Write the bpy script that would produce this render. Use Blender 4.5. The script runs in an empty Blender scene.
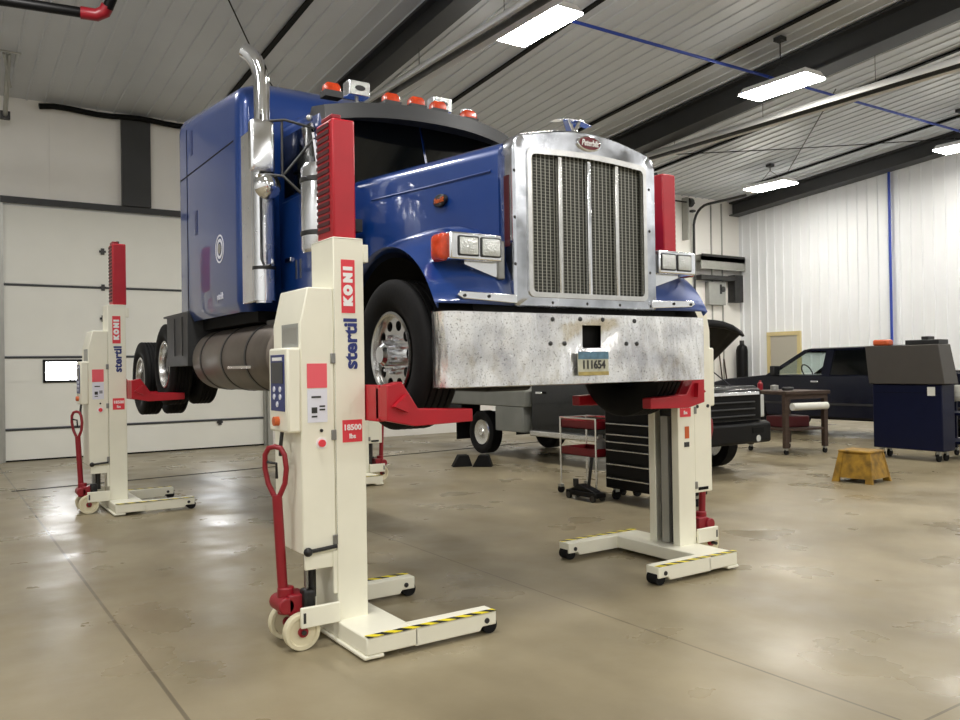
import bpy, bmesh, math, random
from mathutils import Vector, Matrix, Euler
random.seed(7)
PI = math.pi
SC = bpy.context.scene
COL = SC.collection
R = math.radians

# ------------------------------------------------------------------ helpers
def lin(c):
    def f(v):
        v /= 255.0
        return v / 12.92 if v <= 0.04045 else ((v + 0.055) / 1.055) ** 2.4
    return (f(c[0]), f(c[1]), f(c[2]), 1.0)

def mat(name, rgb, rough=0.5, metal=0.0, coat=0.0, vary=0.0, vscale=6.0, bump=0.0, bscale=40.0,
        emit=None, estr=0.0, rvary=0.0, stretch=(1, 1, 1), spec=0.5):
    m = bpy.data.materials.new(name)
    m.use_nodes = True
    nt = m.node_tree
    b = nt.nodes['Principled BSDF']
    b.inputs['Base Color'].default_value = lin(rgb)
    b.inputs['Roughness'].default_value = rough
    b.inputs['Metallic'].default_value = metal
    b.inputs['Coat Weight'].default_value = coat
    b.inputs['Coat Roughness'].default_value = 0.05
    b.inputs['Specular IOR Level'].default_value = spec
    if emit:
        b.inputs['Emission Color'].default_value = lin(emit)
        b.inputs['Emission Strength'].default_value = estr
    if vary or rvary or bump:
        tc = nt.nodes.new('ShaderNodeTexCoord')
        mp = nt.nodes.new('ShaderNodeMapping')
        mp.inputs['Scale'].default_value = stretch
        nt.links.new(tc.outputs['Object'], mp.inputs['Vector'])
    if vary or rvary:
        n = nt.nodes.new('ShaderNodeTexNoise')
        n.inputs['Scale'].default_value = vscale
        n.inputs['Detail'].default_value = 6
        nt.links.new(mp.outputs['Vector'], n.inputs['Vector'])
        if vary:
            r = nt.nodes.new('ShaderNodeValToRGB')
            c = lin(rgb)
            r.color_ramp.elements[0].position = 0.3
            r.color_ramp.elements[1].position = 0.72
            r.color_ramp.elements[0].color = tuple(v * (1 - vary) for v in c[:3]) + (1,)
            r.color_ramp.elements[1].color = tuple(min(1, v * (1 + vary * .5)) for v in c[:3]) + (1,)
            nt.links.new(n.outputs['Fac'], r.inputs['Fac'])
            nt.links.new(r.outputs['Color'], b.inputs['Base Color'])
        if rvary:
            mr = nt.nodes.new('ShaderNodeMapRange')
            mr.inputs['From Min'].default_value = .3
            mr.inputs['From Max'].default_value = .7
            mr.inputs['To Min'].default_value = max(0, rough - rvary)
            mr.inputs['To Max'].default_value = min(1, rough + rvary)
            nt.links.new(n.outputs['Fac'], mr.inputs['Value'])
            nt.links.new(mr.outputs['Result'], b.inputs['Roughness'])
    if bump:
        n2 = nt.nodes.new('ShaderNodeTexNoise')
        n2.inputs['Scale'].default_value = bscale
        nt.links.new(mp.outputs['Vector'], n2.inputs['Vector'])
        bp = nt.nodes.new('ShaderNodeBump')
        bp.inputs['Strength'].default_value = bump
        bp.inputs['Distance'].default_value = 0.01
        nt.links.new(n2.outputs['Fac'], bp.inputs['Height'])
        nt.links.new(bp.outputs['Normal'], b.inputs['Normal'])
    return m

class MB:
    """collects shapes into one mesh"""
    def __init__(s):
        s.bm = bmesh.new()
    def box(s, x0, x1, y0, y1, z0, z1):
        x0, x1 = min(x0, x1), max(x0, x1); y0, y1 = min(y0, y1), max(y0, y1); z0, z1 = min(z0, z1), max(z0, z1)
        v = [s.bm.verts.new(p) for p in ((x0,y0,z0),(x1,y0,z0),(x1,y1,z0),(x0,y1,z0),(x0,y0,z1),(x1,y0,z1),(x1,y1,z1),(x0,y1,z1))]
        for f in ((0,3,2,1),(4,5,6,7),(0,1,5,4),(1,2,6,5),(2,3,7,6),(3,0,4,7)):
            s.bm.faces.new([v[i] for i in f])
        return s
    def ring(s, pts):
        return [s.bm.verts.new(p) for p in pts]
    def loft(s, rings, closed=True, caps=True):
        rs = [s.ring(r) for r in rings]
        n = len(rs[0])
        for a, b in zip(rs, rs[1:]):
            for i in range(n if closed else n - 1):
                j = (i + 1) % n
                try: s.bm.faces.new((a[i], a[j], b[j], b[i]))
                except ValueError: pass
        if caps and closed:
            s.bm.faces.new(rs[0][::-1]); s.bm.faces.new(rs[-1])
        return s
    def prism(s, pts, axis, a0, a1):
        def P(p, a):
            return {'x': (a, p[0], p[1]), 'y': (p[0], a, p[1]), 'z': (p[0], p[1], a)}[axis]
        return s.loft([[P(p, a0) for p in pts], [P(p, a1) for p in pts]])
    def cyl(s, p0, p1, r, r2=None, n=20):
        return s.tube([p0, p1], r, n, r2)
    def tube(s, pts, r, n=12, r2=None):
        pts = [Vector(p) for p in pts]
        rings = []
        prev = None
        for i, p in enumerate(pts):
            if i == 0: d = pts[1] - p
            elif i == len(pts) - 1: d = p - pts[i - 1]
            else: d = (pts[i + 1] - p).normalized() + (p - pts[i - 1]).normalized()
            d.normalize()
            if prev is None:
                u = d.cross(Vector((0, 0, 1)))
                if u.length < 1e-3: u = d.cross(Vector((1, 0, 0)))
            else:
                u = prev - d * prev.dot(d)
            u.normalize(); prev = u
            w = d.cross(u)
            k = i / (len(pts) - 1)
            rr = r if r2 is None else r + (r2 - r) * k
            if 0 < i < len(pts) - 1:
                a = (pts[i+1]-p).angle(p-pts[i-1], 0)
                rr = rr
            rings.append([p + (u * math.cos(2*PI*j/n) + w * math.sin(2*PI*j/n)) * rr for j in range(n)])
        return s.loft(rings)
    def lathe(s, prof, c, axis='x', n=40, closed=False):
        """prof: (radius, offset along axis)"""
        rings = []
        for r, h in prof:
            ring = []
            for j in range(n):
                a = 2*PI*j/n
                u, w = r*math.cos(a), r*math.sin(a)
                ring.append({'x': (c[0]+h, c[1]+u, c[2]+w), 'y': (c[0]+u, c[1]+h, c[2]+w), 'z': (c[0]+u, c[1]+w, c[2]+h)}[axis])
            rings.append(ring)
        if closed: rings.append(rings[0])
        return s.loft(rings, caps=not closed)
    def grid(s, rows):
        return s.loft(rows, closed=False, caps=False)
    def sphere(s, c, r, sc=(1, 1, 1), n=16):
        m = Matrix.Translation(c) @ Matrix.Diagonal((r*sc[0], r*sc[1], r*sc[2], 1))
        bmesh.ops.create_uvsphere(s.bm, u_segments=n, v_segments=n//2, radius=1, matrix=m)
        return s
    def xform(s, M):
        bmesh.ops.transform(s.bm, matrix=M, verts=s.bm.verts)
        return s
    def build(s, name, m, parent=None, bev=0, solid=0, flat=False, seg=2, sub=0):
        bm = s.bm
        bmesh.ops.remove_doubles(bm, verts=bm.verts, dist=1e-5)
        bmesh.ops.recalc_face_normals(bm, faces=bm.faces)
        if parent is not None:
            r = parent
            while r.parent: r = r.parent
            bmesh.ops.translate(bm, vec=-Vector(r.location), verts=bm.verts)
        me = bpy.data.meshes.new(name)
        bm.to_mesh(me); bm.free()
        if not flat:
            me.shade_smooth(); me.set_sharp_from_angle(angle=R(38))
        me.materials.append(m)
        o = bpy.data.objects.new(name, me)
        COL.objects.link(o)
        if parent is not None: o.parent = parent
        if solid:
            k = o.modifiers.new('solid', 'SOLIDIFY'); k.thickness = solid; k.offset = 0
        if sub:
            k = o.modifiers.new('sub', 'SUBSURF'); k.levels = sub; k.render_levels = sub
        if bev:
            k = o.modifiers.new('bevel', 'BEVEL'); k.width = bev; k.segments = seg; k.limit_method = 'ANGLE'; k.angle_limit = R(40)
        return o

def box(name, m, parent, *d, bev=0):
    return MB().box(*d).build(name, m, parent, bev=bev)

def thing(name, label, cat, loc, group=None):
    o = bpy.data.objects.new(name, None)
    COL.objects.link(o); o.location = loc
    return tag(o, label, cat, group)

def tag(o, label, cat, group=None):
    o['label'] = label; o['category'] = cat
    if group: o['group'] = group
    return o

def struct(o, label=None):
    o['kind'] = 'structure'
    if label: o['label'] = label
    return o

def copy_tree(o, parent=None):
    c = o.copy(); COL.objects.link(c)
    if parent is not None: c.parent = parent
    for ch in list(o.children): copy_tree(ch, c)
    return c

def text(s, size, m, parent, name, loc, rot, bold=0.0, depth=0.0015, sx=1.0, shear=0.0, space=1.0):
    cu = bpy.data.curves.new('t', 'FONT')
    cu.body = s; cu.size = size; cu.align_x = 'CENTER'; cu.align_y = 'CENTER'
    cu.extrude = depth; cu.offset = bold; cu.resolution_u = 3; cu.shear = shear; cu.space_character = space
    ob = bpy.data.objects.new('t', cu); COL.objects.link(ob)
    dg = bpy.context.evaluated_depsgraph_get()
    me = bpy.data.meshes.new_from_object(ob.evaluated_get(dg))
    bpy.data.objects.remove(ob); bpy.data.curves.remove(cu)
    M = Matrix.Translation(loc) @ Euler(rot).to_matrix().to_4x4() @ Matrix.Diagonal((sx, 1, 1, 1))
    if parent is not None:
        r = parent
        while r.parent: r = r.parent
        M = Matrix.Translation(-Vector(r.location)) @ M
    me.transform(M)
    me.materials.clear(); me.materials.append(m)
    o = bpy.data.objects.new(name, me); COL.objects.link(o)
    if parent is not None: o.parent = parent
    return o

FRONT = (R(90), 0, 0)               # lettering that faces -Y
UP_FRONT = (R(90), R(-90), 0)       # reads upwards, faces -Y
FACE_NX = (R(90), 0, R(-90))        # faces -X

def rrect(w, h, r, n=6, cx=0, cy=0):
    """rounded rectangle outline, half sizes w,h"""
    out = []
    for (sx, sy, a0) in ((1, 1, 0), (-1, 1, 90), (-1, -1, 180), (1, -1, 270)):
        for k in range(n + 1):
            a = R(a0 + 90 * k / n)
            out.append((cx + sx*(w - r) + r*math.cos(a), cy + sy*(h - r) + r*math.sin(a)))
    return out

# ------------------------------------------------------------------ materials
M = {}
M['cream'] = mat('cream_paint', (240, 238, 221), .34, vary=.05, vscale=3)
M['red'] = mat('red_paint', (180, 24, 40), .33, vary=.10, vscale=5)
M['dred'] = mat('dark_red_paint', (140, 20, 34), .38, vary=.12, vscale=5)
M['label_red'] = mat('label_red', (226, 62, 74), .45)
M['label_pink'] = mat('faded_red_sticker', (236, 96, 108), .45)
M['white'] = mat('white_vinyl', (245, 245, 245), .45)
M['pale'] = mat('pale_sticker', (226, 228, 240), .5)
M['navy'] = mat('navy_ink', (40, 52, 120), .45)
M['black'] = mat('black_plastic', (18, 18, 19), .45)
M['blackm'] = mat('black_metal', (9, 9, 10), .45, vary=.2, vscale=8, spec=.2)
M['rubber'] = mat('rubber', (17, 17, 18), .75, spec=.25, vary=.25, vscale=14, bump=.15, bscale=60)
M['steel'] = mat('steel', (150, 150, 148), .32, metal=1, vary=.1)
M['dsteel'] = mat('dark_steel', (70, 70, 70), .45, metal=.7, vary=.2)
M['chrome'] = mat('chrome', (242, 243, 246), .07, metal=1)
M['chrome2'] = mat('worn_chrome', (238, 240, 244), .20, metal=1, rvary=.08, vscale=9)
M['alu'] = mat('polished_alloy', (222, 222, 220), .25, metal=1, vary=.12, vscale=12)
M['tank'] = mat('dull_alloy', (120, 112, 104), .42, metal=.75, vary=.18, vscale=4)
M['blue'] = mat('blue_truck_paint', (15, 60, 134), .32, metal=.15, coat=1.0, vary=.06, vscale=2)
M['blue_d'] = mat('blue_recess', (10, 36, 92), .35)
M['glass'] = mat('dark_glass', (6, 8, 9), .08, coat=.3)
M['amber'] = mat('amber_lens', (205, 66, 26), .25, coat=.3, vary=.3, vscale=18)
M['lens'] = mat('clear_lens', (205, 208, 205), .12, metal=.55, bump=.5, bscale=70)
M['emblem'] = mat('emblem_red', (104, 14, 28), .25, coat=.6)
M['shell'] = mat('mottled_chrome', (214, 218, 226), .20, metal=1, vary=.38, vscale=5, bump=.3, bscale=5, rvary=.1)
M['vent'] = mat('maroon_vent', (70, 18, 24), .5)
M['maroon'] = mat('maroon_case', (78, 16, 22), .5)
M['yellow'] = mat('hazard_yellow', (226, 206, 40), .5)
M['wheel_cream'] = mat('nylon_wheel', (222, 214, 184), .5, vary=.06)
M['screen'] = mat('screen', (30, 33, 38), .2)
M['panel_blue'] = mat('panel_blue', (34, 48, 112), .35)
M['copper'] = mat('orange_knob', (196, 92, 40), .4)
M['wall'] = mat('wall_liner_white', (236, 239, 242), .45, vary=.03, vscale=1)
M['wallw'] = mat('insulation_white', (240, 238, 233), .5, vary=.05, vscale=.9, bump=.4, bscale=1.2)
M['door'] = mat('overhead_door', (238, 238, 230), .45, vary=.04, vscale=1.2)
M['ceil'] = mat('ceiling_liner', (204, 208, 214), .42, vary=.06, vscale=.8)
M['charcoal'] = mat('charcoal_steel', (52, 53, 54), .5, vary=.12, vscale=2)
M['slot'] = mat('black_slot', (10, 10, 10), .7, spec=.2)
M['galv'] = mat('galvanised', (176, 176, 170), .4, metal=.6, vary=.12, vscale=5)
M['grayp'] = mat('grey_box_paint', (158, 160, 156), .5, vary=.06)
M['hose_blue'] = mat('blue_air_pipe', (34, 66, 168), .4)
M['wood'] = mat('worn_wood', (66, 50, 40), .7, vary=.35, vscale=9, stretch=(1, 1, 6))
M['navyp'] = mat('navy_cabinet', (9, 15, 42), .4, spec=.25, vary=.08)
M['bluepu'] = mat('dark_blue_car_paint', (6, 10, 28), .25, coat=.2, spec=.3)
M['blackpu'] = mat('black_car_paint', (6, 7, 9), .25, coat=.2, spec=.3)
M['hutch'] = mat('brown_grey_steel', (58, 54, 49), .5, vary=.08)
M['yplastic'] = mat('dirty_yellow_plastic', (150, 114, 30), .6, vary=.6, vscale=9)
M['beige'] = mat('beige_paint', (206, 190, 140), .5)
M['doorgrey'] = mat('door_grey', (176, 172, 160), .5)
M['orange'] = mat('orange_plastic', (190, 84, 40), .4)
M['rag'] = mat('white_rag', (214, 214, 206), .85)
M['bin'] = mat('grey_body', (128, 130, 124), .5, vary=.12, vscale=3)
M['lamp'] = mat('lamp_lens', (255, 255, 255), .4, emit=(255, 250, 240), estr=60)
M['sky'] = mat('daylight_pane', (255, 255, 255), .3, emit=(250, 252, 255), estr=22)

def bumper_mat():
    m = bpy.data.materials.new('spotted_chrome'); m.use_nodes = True
    nt = m.node_tree; b = nt.nodes['Principled BSDF']; L = nt.links.new
    tc = nt.nodes.new('ShaderNodeTexCoord')
    def noise(sc, det=4):
        n = nt.nodes.new('ShaderNodeTexNoise'); n.inputs['Scale'].default_value = sc; n.inputs['Detail'].default_value = det
        L(tc.outputs['Object'], n.inputs['Vector']); return n
    def ramp(src, p0, p1, c0, c1):
        r = nt.nodes.new('ShaderNodeValToRGB')
        r.color_ramp.elements[0].position = p0; r.color_ramp.elements[1].position = p1
        r.color_ramp.elements[0].color = c0 + (1,); r.color_ramp.elements[1].color = c1 + (1,)
        L(src.outputs['Fac'], r.inputs['Fac']); return r
    spots = ramp(noise(95, 4), .33, .40, (.12, .11, .10), (1, 1, 1))
    patch = ramp(noise(3.2, 6), .34, .58, (.55, .55, .58), (.98, .98, .98))
    mx = nt.nodes.new('ShaderNodeMix'); mx.data_type = 'RGBA'; mx.blend_type = 'MULTIPLY'; mx.inputs['Factor'].default_value = .7
    L(patch.outputs['Color'], mx.inputs['A']); L(spots.outputs['Color'], mx.inputs['B'])
    L(mx.outputs['Result'], b.inputs['Base Color'])
    b.inputs['Metallic'].default_value = .9
    rr = ramp(noise(5, 6), .3, .7, (.14, .14, .14), (.30, .30, .30))
    L(rr.outputs['Color'], b.inputs['Roughness'])
    bp = nt.nodes.new('ShaderNodeBump'); bp.inputs['Strength'].default_value = .4; bp.inputs['Distance'].default_value = .10
    wv = noise(1.0, 3); mpw = nt.nodes.new('ShaderNodeMapping'); mpw.inputs['Scale'].default_value = (5.5, 5, 1.6)
    L(tc.outputs['Object'], mpw.inputs['Vector']); L(mpw.outputs['Vector'], wv.inputs['Vector']); L(wv.outputs['Fac'], bp.inputs['Height']); L(bp.outputs['Normal'], b.inputs['Normal'])
    return m
M['bumper'] = bumper_mat()

def grille_mat():
    m = bpy.data.materials.new('grille_screen'); m.use_nodes = True
    nt = m.node_tree; b = nt.nodes['Principled BSDF']; L = nt.links.new
    tc = nt.nodes.new('ShaderNodeTexCoord'); sp = nt.nodes.new('ShaderNodeSeparateXYZ')
    L(tc.outputs['Object'], sp.inputs['Vector'])
    def frac(out, per):
        a = nt.nodes.new('ShaderNodeMath'); a.operation = 'DIVIDE'; a.inputs[1].default_value = per; L(out, a.inputs[0])
        f = nt.nodes.new('ShaderNodeMath'); f.operation = 'FRACT'; L(a.outputs[0], f.inputs[0]); return f
    def less(n, v):
        g = nt.nodes.new('ShaderNodeMath'); g.operation = 'LESS_THAN'; g.inputs[1].default_value = v; L(n.outputs[0], g.inputs[0]); return g
    vx = less(frac(sp.outputs['X'], .036), .18)
    hz = less(frac(sp.outputs['Z'], .021), .32)
    hs = nt.nodes.new('ShaderNodeMath'); hs.operation = 'MULTIPLY'; hs.inputs[1].default_value = .30; L(hz.outputs[0], hs.inputs[0])
    mxv = nt.nodes.new('ShaderNodeMath'); mxv.operation = 'MAXIMUM'; L(vx.outputs[0], mxv.inputs[0]); L(hs.outputs[0], mxv.inputs[1])
    mix = nt.nodes.new('ShaderNodeMix'); mix.data_type = 'RGBA'
    mix.inputs['A'].default_value = (.022, .023, .017, 1); mix.inputs['B'].default_value = (.42, .42, .37, 1)
    L(mxv.outputs[0], mix.inputs['Factor']); L(mix.outputs['Result'], b.inputs['Base Color'])
    b.inputs['Roughness'].default_value = .45; b.inputs['Metallic'].default_value = .3
    return m
M['grille'] = grille_mat()

def floor_mat():
    m = bpy.data.materials.new('polished_concrete'); m.use_nodes = True
    nt = m.node_tree; b = nt.nodes['Principled BSDF']; L = nt.links.new
    tc = nt.nodes.new('ShaderNodeTexCoord'); sp = nt.nodes.new('ShaderNodeSeparateXYZ')
    L(tc.outputs['Object'], sp.inputs['Vector'])
    def noise(sc, det, stretch=None):
        n = nt.nodes.new('ShaderNodeTexNoise'); n.inputs['Scale'].default_value = sc; n.inputs['Detail'].default_value = det
        if stretch:
            mp = nt.nodes.new('ShaderNodeMapping'); mp.inputs['Scale'].default_value = stretch
            L(tc.outputs['Object'], mp.inputs['Vector']); L(mp.outputs['Vector'], n.inputs['Vector'])
        else: L(tc.outputs['Object'], n.inputs['Vector'])
        return n
    base = nt.nodes.new('ShaderNodeValToRGB')
    e = base.color_ramp.elements
    e[0].position = .28; e[0].color = lin((128, 117, 92)); e[1].position = .75; e[1].color = lin((160, 149, 123))
    L(noise(.55, 8).outputs['Fac'], base.inputs['Fac'])
    fine = nt.nodes.new('ShaderNodeValToRGB')
    fine.color_ramp.elements[0].position = .22; fine.color_ramp.elements[0].color = (.66, .66, .66, 1)
    fine.color_ramp.elements[1].position = .66; fine.color_ramp.elements[1].color = (1, 1, 1, 1)
    L(noise(2.6, 8, (1, .45, 1)).outputs['Fac'], fine.inputs['Fac'])
    m1 = nt.nodes.new('ShaderNodeMix'); m1.data_type = 'RGBA'; m1.blend_type = 'MULTIPLY'; m1.inputs['Factor'].default_value = .6
    L(base.outputs['Color'], m1.inputs['A']); L(fine.outputs['Color'], m1.inputs['B'])
    # saw-cut joints
    def line(out, at, w):
        s = nt.nodes.new('ShaderNodeMath'); s.operation = 'SUBTRACT'; s.inputs[1].default_value = at; L(out, s.inputs[0])
        a = nt.nodes.new('ShaderNodeMath'); a.operation = 'ABSOLUTE'; L(s.outputs[0], a.inputs[0])
        k = nt.nodes.new('ShaderNodeMath'); k.operation = 'LESS_THAN'; k.inputs[1].default_value = w; L(a.outputs[0], k.inputs[0]); return k
    ls = [line(sp.outputs['X'], 1.0, .011), line(sp.outputs['X'], 3.68, .008), line(sp.outputs['Y'], 2.03, .008)]
    acc = ls[0]
    for l in ls[1:]:
        mx = nt.nodes.new('ShaderNodeMath'); mx.operation = 'MAXIMUM'; L(acc.outputs[0], mx.inputs[0]); L(l.outputs[0], mx.inputs[1]); acc = mx
    sc = nt.nodes.new('ShaderNodeMath'); sc.operation = 'MULTIPLY'; sc.inputs[1].default_value = .55; L(acc.outputs[0], sc.inputs[0])
    m2 = nt.nodes.new('ShaderNodeMix'); m2.data_type = 'RGBA'
    L(sc.outputs[0], m2.inputs['Factor']); L(m1.outputs['Result'], m2.inputs['A']); m2.inputs['B'].default_value = lin((60, 52, 40))
    L(m2.outputs['Result'], b.inputs['Base Color'])
    rr = nt.nodes.new('ShaderNodeMapRange'); rr.inputs['From Min'].default_value = .3; rr.inputs['From Max'].default_value = .7
    rr.inputs['To Min'].default_value = .20; rr.inputs['To Max'].default_value = .52
    L(noise(1.3, 7).outputs['Fac'], rr.inputs['Value']); L(rr.outputs['Result'], b.inputs['Roughness'])
    bp = nt.nodes.new('ShaderNodeBump'); bp.inputs['Strength'].default_value = .12; bp.inputs['Distance'].default_value = .03
    L(noise(3.5, 5).outputs['Fac'], bp.inputs['Height']); L(bp.outputs['Normal'], b.inputs['Normal'])
    b.inputs['Specular IOR Level'].default_value = .35
    return m
M['floor'] = floor_mat()

def hazard_mat():
    m = bpy.data.materials.new('hazard_tape'); m.use_nodes = True
    nt = m.node_tree; b = nt.nodes['Principled BSDF']; L = nt.links.new
    tc = nt.nodes.new('ShaderNodeTexCoord'); sp = nt.nodes.new('ShaderNodeSeparateXYZ'); L(tc.outputs['Object'], sp.inputs['Vector'])
    ad = nt.nodes.new('ShaderNodeMath'); ad.operation = 'ADD'; L(sp.outputs['X'], ad.inputs[0]); L(sp.outputs['Y'], ad.inputs[1])
    d = nt.nodes.new('ShaderNodeMath'); d.operation = 'DIVIDE'; d.inputs[1].default_value = .12; L(ad.outputs[0], d.inputs[0])
    f = nt.nodes.new('ShaderNodeMath'); f.operation = 'FRACT'; L(d.outputs[0], f.inputs[0])
    l = nt.nodes.new('ShaderNodeMath'); l.operation = 'LESS_THAN'; l.inputs[1].default_value = .5; L(f.outputs[0], l.inputs[0])
    mix = nt.nodes.new('ShaderNodeMix'); mix.data_type = 'RGBA'; L(l.outputs[0], mix.inputs['Factor'])
    mix.inputs['A'].default_value = lin((232, 214, 40)); mix.inputs['B'].default_value = lin((16, 16, 16))
    L(mix.outputs['Result'], b.inputs['Base Color']); b.inputs['Roughness'].default_value = .5
    return m
M['hazard'] = hazard_mat()

# ------------------------------------------------------------------ setting
BY, RX, LX, FY = 17.57, 21.9, -7.0, -14.0      # back wall, right wall, left wall, front wall
RIDGE = 2.0
def cz(y):
    y = max(y, 2*RIDGE - y)
    return 6.80 + (BY - y) / 12.0

struct(MB().box(LX - .3, RX + .3, FY - .3, BY + .3, -.2, 0).build('floor', M['floor']))

def ribbed_profile(a0, a1, step, w, h):
    out = []; a = a0
    while a < a1 - 1e-6:
        out += [(a, 0), (a + .012, h), (a + w, h), (a + w + .012, 0)]
        a += step
    out.append((a1, 0))
    return out

def make_ceiling():
    mb = MB()
    prof = ribbed_profile(LX, RX, .305, .035, -.022)
    ys = (FY, RIDGE, BY)
    rows = [[(x, y, cz(y) + h) for (x, h) in prof] for y in ys]
    mb.grid(rows)
    rows = [[(x, y, cz(y) + .2) for x in (LX, RX)] for y in ys]
    mb.grid(rows)
    return struct(mb.build('ceiling', M['ceil'], flat=True))
make_ceiling()

def make_right_wall():
    mb = MB()
    prof = ribbed_profile(FY, BY, .305, .045, -.035)
    mb.grid([[(RX + h, y, 0) for (y, h) in prof], [(RX + h, y, cz(y)) for (y, h) in prof]])
    mb.grid([[(RX + .2, y, 0) for y in (FY, RIDGE, BY)], [(RX + .2, y, cz(y)) for y in (FY, RIDGE, BY)]])
    return struct(mb.build('wall_right', M['wall'], flat=True))
make_right_wall()
DL, DR, DT = 1.10, 6.10, 4.82                   # overhead door opening
bw = MB()
bw.box(LX, DL, BY, BY + .25, 0, 6.8); bw.box(DR, RX, BY, BY + .25, 0, 6.8); bw.box(DL, DR, BY, BY + .25, DT, 6.8)
struct(bw.build('wall_back', M['wallw'], flat=True))
struct(MB().box(LX - .2, LX, FY, BY, 0, 8.0).build('wall_left', M['wall']))
struct(MB().box(LX, RX, FY - .2, FY, 0, 7.0).build('wall_front', M['wall']))

# trims: rafters, black joints, eave, header
n_trim = [0]
def trim(mb, m, label=None, **k):
    n_trim[0] += 1
    return struct(mb.build('trim_%d' % n_trim[0], m, **k), label)
def along(x0, x1, drop0, drop1, y0=RIDGE, y1=BY - .02):
    mb = MB()
    mb.loft([[(x0, y, cz(y) - drop1), (x1, y, cz(y) - drop1), (x1, y, cz(y) - drop0), (x0, y, cz(y) - drop0)] for y in (y0, y1)])
    return mb
for x0, x1, d in ((6.42, 6.78, .42), (13.52, 13.98, .55), (21.40, 21.85, .46)):
    mb = along(x0, x1, d - .03, d, y1=BY - .03)                                      # bottom flange
    xm = (x0 + x1) / 2
    mb.loft([[(xm - .06, y, cz(y) - d + .02), (xm + .06, y, cz(y) - d + .02), (xm + .06, y, cz(y) + .02), (xm - .06, y, cz(y) + .02)] for y in (RIDGE, BY - .03)])
    mb.loft([[(x0, y, cz(y) - .08), (x1, y, cz(y) - .08), (x1, y, cz(y) - .03), (x0, y, cz(y) - .03)] for y in (RIDGE, BY - .03)])
    trim(mb, M['charcoal'])
for x in (4.85, 8.90, 12.45, 16.45, 20.40):
    trim(along(x - .045, x + .045, .02, .055, y1=15.9 if x < 5 or x > 20 else BY - .05), M['slot'])
trim(MB().box(DL - .1, DR + .1, BY - .05, BY + .02, DT, DT + .12), M['charcoal'])
trim(MB().box(3.20, 3.74, BY - .12, BY - .005, DT + .12, 6.72), M['charcoal'])
# quilt seam battens on the insulation
for x in (1.95, 8.0, 11.0):
    trim(MB().box(x - .02, x + .02, BY - .02, BY, DT + .12, 6.7), M['wallw'])
trim(MB().box(DL - .16, DL, BY - .10, BY, 0, DT + .12), M['galv'])
trim(MB().box(DR, DR + .10, BY - .10, BY, 0, DT + .12), M['galv'])
# battens on the right part of the back wall
for x in (20.55, 21.05):
    trim(MB().box(x - .02, x + .02, BY - .03, BY, 0, 6.7), M['galv'])

# overhead door
d1 = bpy.data.objects.new('door_1', None); COL.objects.link(d1); d1.location = (3.6, BY, 0); struct(d1)
zs = (0.0, .60, 1.95, 3.31, DT)
WIN = [(1.80, 2.44), (4.76, 5.40)]
for i in range(4):
    mb = MB(); a, b = zs[i] + .02, zs[i + 1] - .02
    if i == 1:
        mb.box(DL, DR, BY + .06, BY + .12, a, 1.48); mb.box(DL, DR, BY + .06, BY + .12, 1.88, b)
        xs = [DL] + [v for w in WIN for v in w] + [DR]
        for j in range(0, len(xs), 2): mb.box(xs[j], xs[j + 1], BY + .06, BY + .12, 1.48, 1.88)
    else:
        mb.box(DL, DR, BY + .06, BY + .12, a, b)
    mb.build('door_section', M['door'], d1, bev=.008)
for z in zs[1:4]:
    MB().box(DL, DR, BY + .045, BY + .075, z - .025, z + .012).build('section_joint', M['charcoal'], d1)
for x in (2.85, 5.1):
    for z in (.55, 1.95, 2.7, 3.31, 4.02):
        MB().box(x - .03, x + .03, BY + .02, BY + .06, z - .06, z + .06).box(x - .06, x + .06, BY + .03, BY + .06, z - .02, z + .02).build('hinge', M['dsteel'], d1)
MB().box(DL - .02, DL + .05, BY - .02, BY + .05, 0, DT).build('door_track', M['galv'], d1)
MB().box(DR - .05, DR + .02, BY - .02, BY + .05, 0, DT).build('door_track', M['galv'], d1)
MB().box(DL, DR, BY + .06, BY + .12, 0, .03).build('bottom_seal', M['slot'], d1)
for k, (a, b) in enumerate(WIN):
    w = bpy.data.objects.new('window_%d' % (k + 1), None); COL.objects.link(w); w.location = (a, BY + .06, 1.48); struct(w)
    mb = MB(); mb.box(a, b, BY + .03, BY + .07, 1.46, 1.51); mb.box(a, b, BY + .03, BY + .07, 1.85, 1.90)
    mb.box(a - .02, a + .03, BY + .03, BY + .07, 1.46, 1.90); mb.box(b - .03, b + .02, BY + .03, BY + .07, 1.46, 1.90)
    mb.build('window_frame', M['black'], w)
    MB().box(a + .02, b - .02, BY + .08, BY + .09, 1.5, 1.86).build('pane', M['sky'], w)

# walk door on the right wall
d2 = bpy.data.objects.new('door_2', None); COL.objects.link(d2); d2.location = (RX, 15.9, 0); struct(d2)
f = MB(); X0 = RX - .10
f.box(X0, RX - .01, 15.30, 15.42, 0, 2.438); f.box(X0, RX - .01, 16.38, 16.50, 0, 2.438); f.box(X0, RX - .01, 15.30, 16.50, 2.44, 2.56)
f.build('door_frame', M['beige'], d2)
MB().box(RX - .07, RX - .02, 15.42, 16.38, .01, 2.44).build('door_leaf', M['doorgrey'], d2)
MB().cyl((RX - .12, 15.5, 1.05), (RX - .07, 15.5, 1.05), .03).build('door_handle', M['steel'], d2)

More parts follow.
